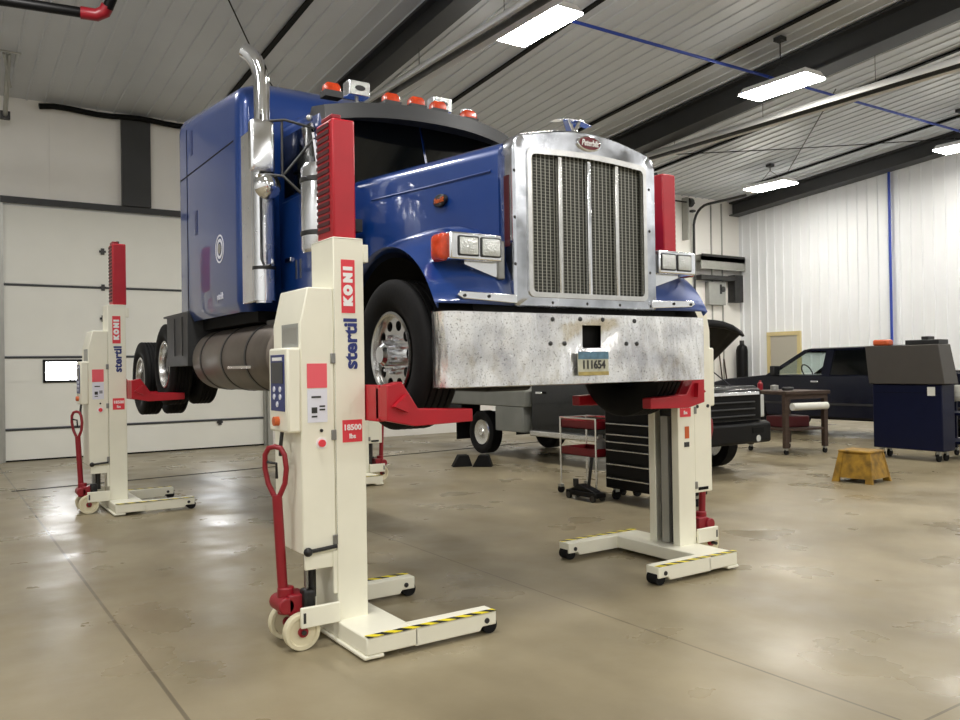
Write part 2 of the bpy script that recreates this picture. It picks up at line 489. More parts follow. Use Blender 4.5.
# second overhead door's curved track, spring drum, boxes and ducts on the back wall
t = thing('door_track', 'grey curved steel track rising up the back wall and bending under the ceiling', 'track', (19.65, BY - .1, 3.0))
MB().tube([(19.62, BY - .12, 1.5), (19.64, BY - .12, 5.9)] + [(19.66, BY - .12 - .55*(1 - math.cos(a)), 5.9 + .55*math.sin(a)) for a in [PI/2*k/6 for k in range(1, 7)]] + [(19.8, 15.6, 6.5)], .04, 10).build('rail', M['dsteel'], t)
MB().box(19.58, 19.72, BY - .14, BY - .01, 6.3, 6.36).box(19.58, 19.72, BY - .14, BY - .01, 2.4, 2.46).build('wall_bracket', M['dsteel'], t)
t = thing('spring_drum', 'dark round cable drum on a shaft high in the corner beside the curved track', 'drum', (19.2, BY - .12, 6.45))
MB().cyl((19.3, BY - .2, 6.55), (19.45, BY - .2, 6.55), .14).build('drum', M['dsteel'], t)
MB().cyl((18.2, BY - .2, 6.55), (19.6, BY - .2, 6.55), .025).build('shaft', M['dsteel'], t)
MB().box(19.24, 19.29, BY - .25, BY - .01, 5.4, 6.7).build('mounting_plate', M['galv'], t)
t = thing('cable_duct', 'grey metal channel running level along the back wall near the corner', 'duct', (20.7, BY - .1, 4.5))
mb = MB(); mb.box(19.75, RX - .08, BY - .30, BY - .01, 4.80, 4.98); mb.box(19.75, RX - .08, BY - .30, BY - .26, 4.55, 4.98)
mb.build('channel', M['galv'], t)
MB().box(19.75, 21.75, BY - .34, BY - .31, 4.93, 5.0).build('lip', M['dsteel'], t)
t = thing('duct_bracket', 'grey steel hood bracket under the level channel near the corner', 'bracket', (21.3, BY - .1, 3.7))
mb = MB(); mb.box(19.75, 21.4, BY - .30, BY - .01, 4.22, 4.36); mb.box(21.3, 21.70, BY - .30, BY - .01, 3.55, 4.42)
mb.build('hood', M['dsteel'], t, bev=.01)
t = thing('electrical_box', 'pale grey electrical box on the back wall below the level channel', 'electrical box', (20.55, BY, 3.5))
MB().box(20.22, 21.0, BY - .18, BY - .01, 3.45, 4.18).build('body', M['grayp'], t, bev=.012)
MB().cyl((20.85, BY - .22, 3.95), (20.85, BY - .18, 3.95), .09).box(20.72, 20.8, BY - .2, BY - .18, 3.8, 4.1).build('switch', M['dsteel'], t)
MB().tube([(20.5, BY - .08, 4.18), (20.5, BY - .08, 4.212)], .025).build('conduit', M['galv'], t)

# ------------------------------------------------------------------ high-bay lights
def light(x0, x1, y0, y1, z, label):
    cx, cy = (x0 + x1)/2, (y0 + y1)/2
    t = thing('high_bay_light', label, 'ceiling light', (cx, cy, z), 'high-bay lights under the ceiling')
    mb = MB()
    mb.loft([[(x0, y0, z + .03), (x1, y0, z + .03), (x1, y1, z + .03), (x0, y1, z + .03)],
             [(x0 + .08, y0 + .05, z + .14), (x1 - .08, y0 + .05, z + .14), (x1 - .08, y1 - .05, z + .14), (x0 + .08, y1 - .05, z + .14)]])
    mb.build('housing', M['white'], t)
    MB().box(x0 + .01, x1 - .01, y0 + .01, y1 - .01, z, z + .028).build('diffuser', M['lamp'], t)
    hz = cz(cy) - .05
    mb = MB()
    mb.cyl((cx, cy, hz), (cx, cy, z + .45), .012, n=8)
    for yy in (y0 + .25, y1 - .25): mb.cyl((cx, cy, z + .45), (cx, yy, z + .13), .008, n=8)
    mb.box(cx - .08, cx + .08, cy - .08, cy + .08, hz - .05, hz + .02)
    mb.build('hanger', M['charcoal'], t)
light(7.06, 7.72, 8.80, 10.20, 6.58, 'bright high-bay light at the top centre, the largest, above the truck')
light(12.45, 13.05, 8.55, 9.95, 6.55, 'bright high-bay light hanging beside the wide dark beam, crossed by the blue pipe')
light(18.85, 19.5, 13.65, 14.95, 6.42, 'small bright high-bay light hanging before the far right corner')
light(19.62, 20.25, 9.15, 10.15, 6.52, 'high-bay light cut by the right edge of the photo')

# radiant tube heaters
def heater(x, y0, y1, z, label):
    t = thing('tube_heater', label, 'heater', (x, y0, z), 'tube heaters under the ceiling')
    MB().cyl((x, y0, z), (x, y1, z), .05, n=14).build('burner_tube', M['dsteel'], t)
    mb = MB()
    mb.grid([[(x - .19, y, z - .03), (x - .12, y, z + .10), (x, y, z + .12), (x + .12, y, z + .10), (x + .19, y, z - .03)] for y in (y0, y1)])
    mb.build('reflector', M['white'], t, solid=.012)
    mb = MB()
    y = y0 + .4
    while y < y1:
        mb.cyl((x, y, z + .12), (x, y, cz(y) - .02), .006, n=6); y += 2.4
    mb.build('hanger', M['charcoal'], t)
heater(6.70, 6.5, 14.2, 6.40, 'long pale tube heater hung under the beam above the truck cab')
heater(14.15, 5.5, 14.0, 6.48, 'long grey tube heater hung under the ceiling behind the middle light')

# pipes and cables
def pipe(name, label, cat, pts, r, m, n=10):
    return tag(MB().tube(pts, r, n).build(name, m), label, cat)
pipe('air_pipe', 'long blue compressed-air pipe crossing under the ceiling', 'pipe', [(8.35, 10.0, 7.10), (RX - .1, 10.0, 7.10)], .028, M['hose_blue'])
pipe('air_drop_pipe', 'blue air pipe running down the ribbed right wall', 'pipe', [(RX - .08, 12.47, 6.9), (RX - .08, 12.47, .02)], .035, M['hose_blue'])
t = thing('vent_pipe', 'black pipe with a red elbow in the top left corner', 'pipe', (1.0, 12.4, 6.5))
MB().tube([(-2.0, 12.83, 6.55), (1.85, 12.28, 6.55)], .07, 14).build('pipe_run', M['blackm'], t)
MB().tube([(1.75, 12.30, 6.55), (1.95, 12.27, 6.55), (2.04, 12.2, 6.59), (2.07, 12.15, 6.66)], .085, 14).build('elbow', M['dred'], t)
MB().tube([(2.07, 12.15, 6.63), (2.28, 11.75, 7.22)], .07, 14).build('riser', M['blackm'], t)
pipe('cable', 'thin dark cable crossing the ceiling above the truck sleeper', 'cable', [(2.6, 10.2, 7.3), (4.9, 14.2, 6.98), (5.4, 14.9, 6.9)], .012, M['slot'], 6)
pipe('ceiling_cable', 'thin cable sagging across the ceiling near the right wall', 'cable', [(14.6, 14.6, 6.75), (17.5, 12.6, 6.85), (21.3, 10.3, 7.1)], .012, M['slot'], 6)
pipe('brace_rod', 'thin slanting brace rod between the lights at right', 'rod', [(15.9, 10.2, 7.35), (20.1, 14.4, 6.98)], .014, M['charcoal'], 6)
pipe('drain_hose', 'thick black hose lying along the top of the back wall', 'hose', [(1.75, BY - .15, 6.66)] + [(1.75 + .25*k, BY - .15, 6.68 + .02*math.sin(k*1.1)) for k in range(1, 17)], .055, M['slot'])
t = thing('wall_bracket', 'pale steel strut bracket in the upper left corner', 'bracket', (1.25, 16.5, 6.2))
MB().tube([(1.13, 15.6, 6.95), (1.18, 17.2, 6.35)], .04, 8).tube([(.95, 15.4, 6.9), (1.3, 15.4, 6.9)], .02, 8).tube([(1.05, 15.5, 6.9), (1.2, 16.3, 6.6)], .02, 8).build('strut', M['galv'], t)
MB().box(1.10, 1.26, 17.18, 17.28, 6.28, 6.42).build('strut_foot', M['dsteel'], t)

# floor drain
t = tag(MB().loft([[(.93, 13.26, .001), (.95, 13.20, .001), (.95, 13.20, .006), (.93, 13.26, .006)],
                   [(12.6, 14.24, .001), (12.62, 14.18, .001), (12.62, 14.18, .006), (12.6, 14.24, .006)]]).build('trench_drain', M['slot']),
        'long narrow dark trench drain across the floor before the overhead door', 'drain')

# ------------------------------------------------------------------ mobile column lift (local: +x towards the truck)
def make_lift(ya=-.165, yb=.285):
    r = thing('column_lift', '', 'vehicle lift', (0, 0, 0), 'mobile column lifts around the truck')
    c = M['cream']
    mb = MB(); mb.box(-.11, .22, -.58, .58, .035, .135); mb.box(-.125, .0, -.58, .58, .012, .035)
    base = mb.build('base', c, r, bev=.008)
    for s in (-1, 1):
        y0, y1 = (.45, .58) if s > 0 else (-.58, -.45)
        ft = MB().prism([(.20, .03), (.65, .03), (.67, .055), (.77, .055), (.77, .14), (.20, .14)], 'y', y0, y1).build('foot', c, r, bev=.006)
        yo = (y1 - .035, y1) if s > 0 else (y0, y0 + .035)
        MB().box(-.108, .765, yo[0] - .012, yo[1] + .001, .1405, .1425).build('hazard_tape', M['hazard'], ft)
        MB().cyl((.735, y0 + .015, .05), (.735, y1 - .015, .05), .05, n=20).build('roller', M['rubber'], ft)
        MB().cyl((.70, y0 - .006, .088), (.70, y1 + .006, .088), .017, n=12).build('axle_bolt', M['dsteel'], ft)
    # column: channel open to +x
    mb = MB()
    mb.prism([(-.10, -.17), (.10, -.17), (.10, -.095), (.085, -.095), (.085, -.155), (-.085, -.155), (-.085, .155), (.085, .155), (.085, .095), (.10, .095), (.10, .17), (-.10, .17)], 'z', .12, 2.445)
    mb.box(-.10, .10, -.17, .17, 2.43, 2.446)
    col = mb.build('column', c, r, bev=.006)
    MB().box(-.04, .04, -.09, .09, .14, 2.42).build('inner_mast', M['dsteel'], r)
    MB().box(.04, .075, -.05, .03, .14, 1.20).build('guide_bar', M['galv'], r)
    # red mast cover
    ms = MB().box(-.085, .065, -.150, .100, 2.446, 3.175).build('mast_cover', M['red'], r, bev=.012)
    mb = MB()
    for k in range(17): mb.box(-.091, -.084, -.10, .09, 2.49 + k*.040, 2.513 + k*.040)
    mb.build('locking_rack', M['vent'], ms)
    MB().box(-.085, -.02, -.14, .02, 3.172, 3.20).build('mast_cap', M['dred'], ms, bev=.006)
    MB().cyl((-.01, -.05, 3.17), (-.01, -.05, 3.215), .018, n=10).build('mast_bolt', M['black'], ms)
    MB().box(.10, .135, -.17, -.11, 2.30, 2.41).build('bracket_lug', c, r, bev=.004)
    # cabinet on the outer side
    mb = MB()
    mb.prism([(-.315, .555), (-.102, .555), (-.102, 2.135), (-.265, 2.135), (-.315, 1.92)], 'y', ya, yb)
    cab = mb.build('cabinet', c, r, bev=.008)
    MB().box(-.098, -.092, ya - 0.0040, ya - 0.0010, .56, 2.13).build('door_gap', M['slot'], cab)
    for s in (-1, 1):
        yf = ya - .002 if s < 0 else yb + .002
        for z in (.62, 1.25, 1.71): MB().box(-.125, -.095, yf - .008, yf + .008, z - .03, z + .03).build('latch', M['steel'], cab, bev=.003)
    MB().cyl((-.19, ya - 0.0060, 1.205), (-.19, ya - 0.0010, 1.205), .035, n=20).build('switch_plate', M['white'], cab)
    MB().cyl((-.19, ya - 0.0200, 1.205), (-.19, ya - 0.0050, 1.205), .022, n=16).build('rotary_switch', M['label_red'], cab)
    MB().cyl((-.19, ya - 0.0090, 1.28), (-.19, ya - 0.0010, 1.28), .010, n=10).build('pilot_lamp', M['black'], cab)
    MB().box(-.318, -.3155, -.12, .12, 1.80, 1.90).build('vent_plate', M['galv'], cab)
    MB().box(-.317, -.315, -.14, .13, 1.78, 1.92).build('sticker', M['grayp'], cab)
    MB().box(-.275, -.15, ya - 0.0045, ya - 0.0010, 1.535, 1.68).build('warning_sticker', M['label_pink'], cab)
    pn = MB().box(-.275, -.15, ya - 0.0040, ya - 0.0010, 1.33, 1.53).build('instruction_sticker', M['pale'], cab)
    mb = MB(); mb.box(-.25, -.19, ya - 0.0060, ya - 0.0040, 1.475, 1.487); mb.box(-.25, -.215, ya - 0.0060, ya - 0.0040, 1.385, 1.42); mb.box(-.20, -.165, ya - 0.0060, ya - 0.0040, 1.40, 1.41); mb.box(-.20, -.165, ya - 0.0060, ya - 0.0040, 1.42, 1.43)
    mb.box(-.25, -.215, ya - 0.0060, ya - 0.0040, 1.36, 1.37)
    mb.build('printing', M['dsteel'], pn)
    for x in (-.27, -.14): MB().cyl((x, yb + 0.0000, 1.28), (x, yb + 0.0070, 1.28), .015, n=10).build('plug', M['black'], cab)
    MB().box(-.26, -.14, yb + 0.0000, yb + 0.0040, .575, .60).build('slot', M['slot'], cab)
    MB().box(-.19, -.12, yb + 0.0000, yb + 0.0030, 1.455, 1.50).build('small_red_sticker', M['label_red'], cab)
    mb = MB(); mb.cyl((-.30, ya - 0.0200, .572), (-.11, ya - 0.0200, .585), .012, n=10); mb.sphere((-.29, ya - 0.0200, .572), .027)
    mb.build('lever', M['black'], cab)
    # control box
    mb = MB().box(-.40, -.315, -.175, .135, 1.275, 1.775)
    cb = mb.build('control_box', c, r, bev=.014)
    MB().box(-.404, -.399, -.135, .095, 1.40, 1.735).build('front_panel', M['panel_blue'], cb, bev=.002)
    MB().box(-.407, -.403, -.115, .075, 1.565, 1.69).build('screen', M['screen'], cb)
    MB().box(-.406, -.403, -.10, .06, 1.70, 1.72).build('brand_strip', M['white'], cb)
    mb = MB()
    for k, (yy, zz) in enumerate(((-.07, 1.53), (.03, 1.53), (-.07, 1.485), (.03, 1.485), (-.02, 1.44))): mb.cyl((-.409, yy, zz), (-.402, yy, zz), .017, n=12)
    mb.build('keypad', M['pale'], cb)
    MB().cyl((-.43, -.02, 1.34), (-.40, -.02, 1.34), .028, n=16).build('emergency_button', M['copper'], cb)
    MB().tube([(-.37, 0, 1.28), (-.38, .0, 1.2), (-.375, .02, 1.13)], .012, 8).build('cable_gland', M['dsteel'], cb)
    # lower bracket and trolley
    mb = MB(); mb.box(-.30, -.10, -.16, -.14, .46, .555); mb.box(-.125, -.10, -.17, -.14, .30, .555)
    mb.build('bracket', c, r, bev=.003)
    MB().cyl((-.27, -.1, .34), (-.27, -.1, .56), .012, n=8).cyl((-.25, -.04, .34), (-.25, -.04, .56), .012, n=8).build('guide_rod', M['steel'], r)
    MB().cyl((-.2, .0, .26), (-.2, .0, .58), .03, n=12).build('ram', M['dsteel'], r)
    for s in (-1, 1):
        y = -.205 if s < 0 else .17
        am = MB().box(-.345, -.10, y, y + .025, .135, .255).build('axle_arm', c, r, bev=.006)
        MB().box(-.332, -.317, y - .003, y + .028, .165, .225).build('arm_slot', M['dsteel'], am)
    for y in (-.15, .10):
        w = MB().lathe([(.022, 0), (.03, .012), (.078, .012), (.085, 0), (.105, 0), (.108, .008), (.108, .05), (.105, .058), (.085, .058), (.078, .046), (.03, .046), (.022, .058)], (-.325, y - .03, .109), 'y', 36, True).build('trolley_wheel', M['wheel_cream'], r)
        MB().cyl((-.325, y - .036, .109), (-.325, y + .04, .109), .03, n=16).build('wheel_hub', M['dred'], w)
    MB().cyl((-.325, -.20, .109), (-.325, .19, .109), .014, n=10).build('axle', M['dsteel'], r)
    pu = MB().box(-.38, -.26, -.10, .06, .19, .31).cyl((-.37, -.02, .19), (-.37, -.02, .35), .05, n=16).cyl((-.39, -.10, .25), (-.39, .08, .25), .05, n=16).build('pump', M['dred'], r, bev=.008)
    MB().box(-.30, -.225, -.14, -.05, .225, .34).build('pump_cover', M['black'], pu, bev=.02, seg=3)
    # pull handle: shaft and loop, the loop turned a little
    ax = Vector((math.cos(R(48)), -math.sin(R(48)), 0))
    def hp(u, z, lean=0): return Vector((-.385 + lean, -.02, z)) + ax*u
    mb = MB(); mb.tube([hp(0, .29), hp(0, .90, -.03)], .030, 12)
    loop = [hp(0, .86, -.03), hp(-.055, .97, -.032), hp(-.070, 1.06, -.036), hp(-.064, 1.14, -.04), hp(-.04, 1.18, -.04), hp(0, 1.19, -.04), hp(.04, 1.18, -.04), hp(.064, 1.14, -.04), hp(.070, 1.06, -.036), hp(.055, .97, -.032), hp(0, .86, -.03)]
    mb.tube(loop, .016, 10)
    hd = mb.build('pull_handle', M['dred'], r)
    MB().tube([hp(-.03, 1.10, -.06), hp(.02, 1.09, -.05), hp(.0, 1.0, -.03)], .009, 8).build('release_lever', M['black'], hd)
    # carriage with two forks
    mb = MB()
    mb.box(.105, .145, -.34, .34, 1.325, 1.545)
    mb.box(.045, .105, -.09, .09, 1.30, 1.55)
    car = mb.build('carriage', M['red'], r, bev=.006)
    for s in (-1, 1):
        fk = MB()
        y0, y1 = s*.37, s*.46
        fk.prism([(.10, 1.545), (.20, 1.565), (.31, 1.40), (.70, 1.385), (.70, 1.305), (.29, 1.295), (.10, 1.335)], 'y', y0, y1)
        fk.prism([(.105, s*.30), (.23, s*.37), (.23, s*.40), (.105, s*.40)], 'z', 1.34, 1.53)
        o = fk.build('fork', M['red'], car, bev=.006)
        MB().prism([(.13, 1.42), (.215, 1.49), (.225, 1.38)], 'y', s*.46, s*.50).build('gusset', M['red'], o)
    # lettering on both sides of the column
    for s in (-1, 1):
        y = s*.1715
        rt = UP_FRONT if s < 0 else (R(-90), R(90), 0)
        bl = MB().box(-.05, .04, y - .0008, y + .0008, 1.985, 2.310).build('red_plate', M['label_red'], r)
        text('KONI', .068, M['white'], bl, 'lettering', (-.004, y + s*.0015, 2.1475), rt, bold=.008, sx=1.0, space=1.62)
        text('stertil', .118, M['navy'], r, 'lettering', (.010, y + s*.0008, 1.80), rt, bold=.004, sx=1.12)
        pl = MB().box(-.055, .075, y - .0008, y + .0008, 1.20, 1.335).build('rating_plate', M['label_red'], r)
        rf = FRONT if s < 0 else (R(90), 0, R(180))
        text('18500', .048, M['white'], pl, 'lettering', (.010, y + s*.0015, 1.288), rf, bold=.0015)
        text('lbs', .040, M['white'], pl, 'lettering', (.010, y + s*.0015, 1.235), rf, bold=.001)
    # small stickers on the far side
    MB().box(-.03, .02, .171, .1735, 1.02, 1.12).build('brown_sticker', M['copper'], r)
    MB().box(-.03, .03, .171, .1735, .95, .99).build('grey_sticker', M['dsteel'], r)
    return r
lift = make_lift(); L3 = copy_tree(lift)
L2 = make_lift(-.285, .165); L4 = copy_tree(L2)
for ch in L3.children:
    if ch.name.startswith('mast_cover'): ch.location = (.05, 0, 0)
lift.location = (2.128, 4.79, 0); L2.location = (5.235, 4.94, 0); L2.rotation_euler.z = PI
L3.location = (1.85, 10.70, 0); L4.location = (5.16, 10.98, 0); L4.rotation_euler.z = PI
for ch in L2.children:
    if ch.name.startswith('mast_cover'): ch.location = (.09, 0, .055)
lift['label'] = 'large cream column lift with red mast nearest the camera, beside the front left wheel'
L2['label'] = 'cream column lift under the right end of the bumper, before the black tool chest'
L3['label'] = 'cream column lift at far left, before the overhead door window'
L4['label'] = 'cream column lift mostly hidden behind the nearest lift, its base and pump showing'

# ------------------------------------------------------------------ the blue road tractor held up by the lifts
TX = 3.72
truck = thing('semi_truck', 'blue long-nosed semi truck with chrome grille, raised on four column lifts', 'truck', (TX, 4.25, 1.2))
def T(x): return TX + x
# frame, engine, axles
MB().box(T(-.45), T(-.37), 4.75, 13.0, 1.98, 2.24).build('frame_rail', M['blackm'], truck)
MB().box(T(.37), T(.45), 4.75, 13.0, 1.98, 2.24).build('frame_rail', M['blackm'], truck)
mb = MB(); mb.box(T(-.36), T(.36), 4.7, 6.3, 1.62, 2.5); mb.prism([(5.0, 1.62), (5.2, 1.45), (6.0, 1.45), (6.2, 1.62)], 'x', T(-.2), T(.22)); mb.box(T(-.25), T(.25), 6.3, 7.8, 1.75, 2.2)
mb.build('engine', M['blackm'], truck, bev=.03)
MB().box(T(-.50), T(.50), 4.45, 4.6, 1.72, 2.2).build('radiator', M['blackm'], truck)
mb = MB(); mb.tube([(T(-1.0), 4.9, 1.74), (T(-.7), 4.9, 1.74), (T(-.5), 4.9, 1.62), (T(.5), 4.9, 1.62), (T(.7), 4.9, 1.74), (T(1.0), 4.9, 1.74)], .06, 12)
mb.build('front_axle', M['blackm'], truck)
for s in (-1, 1):
    MB().tube([(T(s*.42), 4.4, 1.95), (T(s*.42), 4.9, 1.76), (T(s*.42), 5.6, 1.95)], .035, 8).build('leaf_spring', M['blackm'], truck)

# tyres and wheels
def tyre_profile(Rr, rr, w, grooves=True):
    h = w/2
    p = [(rr, -h*.62), (rr + .03, -h*.80), (rr + (Rr-rr)*.35, -h*.97), (rr + (Rr-rr)*.65, -h), (Rr - .04, -h*.94), (Rr - .008, -h*.83)]
    if grooves:
        k = 5; xs = [-h*.80 + (2*h*.80)*i/k for i in range(k + 1)]
        for i in range(k):
            a, b = xs[i], xs[i + 1]; g = .007
            p += [(Rr, a + g), (Rr + .002, (a + b)/2), (Rr, b - g)]
            if i < k - 1: p += [(Rr - .016, b - g*.6), (Rr - .016, b + g*.6)]
    p += [(Rr - .008, h*.83), (Rr - .04, h*.94), (rr + (Rr-rr)*.65, h), (rr + (Rr-rr)*.35, h*.97), (rr + .03, h*.80), (rr, h*.62)]
    return p

def disc_with_holes(side, c, Rd, hole_r, hole_c, n_h, x, depth, inner=0.0):
    """alloy disc facing -side... built from angular sectors with oval openings"""
    mb = MB()
    N = 8*n_h
    def pt(r, a, dx): return (c[0] + x + dx, c[1] + r*math.cos(a), c[2] + r*math.sin(a))
    for k in range(n_h):
        a0 = 2*PI*k/n_h; half = PI/n_h
        outer, hole = [], []
        for j in range(16):
            t = 2*PI*j/16
            hole.append((hole_c + hole_r*math.cos(t), hole_r*1.15/hole_c*math.sin(t)))
            # square-ish sector outline
            ct, st = math.cos(t), math.sin(t); m = max(abs(ct), abs(st))
            r_ = (hole_c + (Rd - hole_c)*ct/m) if ct > 0 else (hole_c + (hole_c - inner)*ct/m)
            outer.append((r_, half*st/m))
        vo = [mb.bm.verts.new(pt(r, a0 + a, 0)) for r, a in outer]
        vh = [mb.bm.verts.new(pt(r, a0 + a, 0)) for r, a in hole]
        vb = [mb.bm.verts.new(pt(r*1.0, a0 + a, depth)) for r, a in hole]
        for j in range(16):
            q = (j + 1) % 16
            mb.bm.faces.new((vo[j], vo[q], vh[q], vh[j])); mb.bm.faces.new((vh[j], vh[q], vb[q], vb[j]))
    return mb

def wheel(name, x, y, z, side, Rr=.5, rr=.275, w=.29, steer=False, full=True, label=None):
    """side -1: outer face towards -X"""
    grp = MB().lathe(tyre_profile(Rr, rr, w), (x, y, z), 'x', 56, True).build(name, M['rubber'], truck)
    if label: grp['label'] = label
    if not full: return grp
    s = side
    o = w*.36
    # rim barrel and lip
    MB().lathe([(rr + .002, s*w*.30), (rr + .012, s*w*.42), (rr - .004, s*w*.44), (rr - .018, s*w*.42), (rr - .026, s*w*.30), (rr - .03, s*w*.05), (rr + .002, s*w*.0)], (x, y, z), 'x', 48, True).build('rim', M['alu'], grp)
    dx = s*w*.30 if steer else s*(-w*.05)
    disc_with_holes(s, (x, y, z), rr - .02, .034, rr*.72, 10, dx, -s*.03, .075).build('wheel_disc', M['alu'], grp)
    MB().cyl((x + dx - s*.035, y, z), (x + dx - s*.05, y, z), rr - .03, n=32).build('brake_drum', M['slot'], grp)
    if steer:
        MB().lathe([(.0, .115), (.055, .112), (.075, .09), (.08, .0), (.11, -.005)], (0, 0, 0), 'x', 24).xform(Matrix.Translation((x + dx, y, z)) @ Matrix.Diagonal((s, 1, 1, 1))).build('hub_cap', M['chrome2'], grp)
        for k in range(10):
            a = 2*PI*k/10 + .2
            MB().cyl((x + dx, y + .118*math.cos(a), z + .118*math.sin(a)), (x + dx + s*.05, y + .118*math.cos(a), z + .118*math.sin(a)), .017, .010, n=8).build('lug_nut', M['chrome2'], grp)
    else:
        MB().lathe([(.0, .08), (.10, .075), (.13, .05), (.14, .0)], (0, 0, 0), 'x', 24).xform(Matrix.Translation((x + dx, y, z)) @ Matrix.Diagonal((s, 1, 1, 1))).build('axle_hub', M['dsteel'], grp)
    return grp
wheel('wheel', T(-1.05), 4.90, 1.735, -1, steer=True)
wheel('wheel', T(1.05), 4.94, 1.725, 1, steer=True)
for yy, zz in ((10.70, 1.73), (12.10, 1.55)):
    for s in (-1, 1):
        wheel('wheel', T(s*1.19), yy, zz, s, rr=.28, w=.26)
        wheel('wheel', T(s*.86), yy, zz, s, rr=.28, w=.26, full=False)
    MB().cyl((T(-1.2), yy, zz), (T(1.2), yy, zz), .09, n=14).build('drive_axle', M['blackm'], truck)

# hood
def hood_ring(y):
    k = (y - 4.38)/(6.32 - 4.38)
    hw = .635 + .13*k; ze = 3.12 + .11*k; zc = 3.205 + .14*k; zb = 2.06 + .05*k
    pts = [(-hw, zb), (-hw, zb + .35), (-hw, ze - .10)]
    for j in range(1, 5):
        a = PI/2*j/4; pts.append((-hw + .10 - .10*math.cos(a), ze - .10 + .10*math.sin(a)))
    for j in range(1, 8):
        u = j/8; pts.append((-hw + .10 + (2*hw - .20)*u, ze + (zc - ze)*math.sin(PI*u)**.8))
    half = [(-p[0], p[1]) for p in pts[:7]][::-1]
    return [(T(p[0]), y, p[1]) for p in pts + half]
ys = [4.38, 4.42, 4.8, 5.3, 5.8, 6.2, 6.32]
hood = MB().loft([hood_ring(y) for y in ys]).build('hood', M['blue'], truck)
# raised side bead and rivets near the cowl
MB().tube([(T(-.642), 4.45, 2.93), (T(-.69), 5.2, 2.96), (T(-.743), 6.0, 3.0)], .008, 6).build('side_bead', M['blue'], hood)
em = MB().xform(Matrix.Identity(4)); em = MB()
em.loft([[(T(-.679) - d, 5.02 + .085*math.cos(a) * q, 2.83 + .045*math.sin(a) * q) for a in [2*PI*i/24 for i in range(24)]] for d, q in ((0, 1), (.02, 1), (.024, .9))])
emb = em.build('side_emblem', M['black'], hood)
text('Peterbilt', .052, M['copper'], emb, 'lettering', (T(-.7045), 5.02, 2.83), FACE_NX, bold=.001, shear=.3, sx=.72)

# fenders
def fender(s):
    cy, czz = 4.90, 1.725
    rows = []
    N = 26
    for i in range(N + 1):
        a = R(24 + (160 - 24)*i/N)          # from front to rear over the wheel
        ya, za = cy - .69*math.cos(a), czz + .69*math.sin(a)
        # outer lip, crown, inner join at the hood side
        top = za + .05 + .10*math.sin(a)
        yi = cy - .74*math.cos(a); zi = czz + .88*math.sin(a) + .02
        if a < R(60):
            f = (R(60) - a)/R(36); yi = yi*(1 - f) + 4.30*f; zi = zi*(1 - f) + (2.06)*f; 
        x_o, x_i = s*1.20, s*.60
        row = [(T(x_o - s*.03), ya, za), (T(x_o), ya - .012*math.cos(a), za + .03)]
        for u in (.15, .35, .6, .8, 1.0):
            b = math.sin(u*PI/2)
            y_ = ya*(1 - u) + yi*u - .03*math.sin(PI*u)*math.cos(a); z_ = (za + .04)*(1 - b) + zi*b
            row.append((T(x_o + (x_i - x_o)*u), y_, z_))
        rows.append(row)
    # forward skirt below the lip
    f0 = rows[0]
    skirt = [(p[0], min(p[1], 4.28), 2.035) for p in f0]
    rows.insert(0, skirt)
    return MB().grid(rows).build('fender', M['blue'], truck, solid=.012)
for s in (-1, 1): fender(s)
for s in (-1, 1):
    mb = MB(); N = 16
    mb.grid([[(T(s*1.15), 4.9 - .655*math.cos(R(24 + 140*i/N)), 1.725 + .655*math.sin(R(24 + 140*i/N))), (T(s*.5), 4.9 - .655*math.cos(R(24 + 140*i/N)), 1.725 + .655*math.sin(R(24 + 140*i/N)))] for i in range(N + 1)])
    mb.build('wheel_well', M['slot'], truck)
    # chrome fender guard strips
    g = MB().prism([(T(s*1.01), 2.065), (T(s*1.05), 2.085), (T(s*1.03), 2.11), (T(s*.60), 2.10), (T(s*.60), 2.045)], 'y', 4.235, 4.262).build('fender_guard', M['chrome2'], truck, bev=.004)
    for x in (1.0, .82): MB().cyl((T(s*x), 4.228, 2.083), (T(s*x), 4.24, 2.083), .010, n=8).build('guard_bolt', M['black'], g)

# grille shell
def arch_outline(w, z0, zs, zc, r, n=8, m=16):
    pts = []
    for k in range(n + 1):                       # lower right
        a = R(-90 + 90*k/n); pts.append((w - .03 + .03*math.cos(a), z0 + .03 + .03*math.sin(a)))
    for k in range(n + 1):                       # upper right
        a = R(0 + 72*k/n); pts.append((w - r + r*math.cos(a), zs - r + r*math.sin(a)))
    xr, zr = pts[-1]
    for k in range(1, m):
        u = k/m; pts.append((xr*(1 - 2*u), zr + (zc - zr)*math.sin(PI*u)))
    pts += [(-p[0], p[1]) for p in pts[:2*(n + 1)]][::-1]
    return pts
def inner_outline(w, z0, z1, r, n=8, m=16):
    pts = []
    for k in range(n + 1):
        a = R(-90 + 90*k/n); pts.append((w - r + r*math.cos(a), z0 + r + r*math.sin(a)))
    for k in range(n + 1):
        a = R(90*k/n); pts.append((w - r + r*math.cos(a), z1 - r + r*math.sin(a)))
    xr = pts[-1][0]
    for k in range(1, m):
        pts.append((xr*(1 - 2*k/m), z1 + .02*math.sin(PI*k/m)))
    pts += [(-p[0], p[1]) for p in pts[:2*(n + 1)]][::-1]
    return pts
OUT = arch_outline(.638, 2.025, 3.155, 3.235, .11)
INN = inner_outline(.530, 2.095, 3.06, .045)
def at_y(o, y, k=1.0, zc=2.6): return [(T(.033 + p[0]*k), y, zc + (p[1] - zc)*k) for p in o]
mb = MB()
mb.loft([at_y(INN, 4.33), at_y(INN, 4.252), at_y(OUT, 4.252, .975), at_y(OUT, 4.262, .992), at_y(OUT, 4.28), at_y(OUT, 4.40)], caps=False)
shell = mb.build('grille_shell', M['shell'], truck)
B1 = inner_outline(.500, 2.125, 3.025, .035)
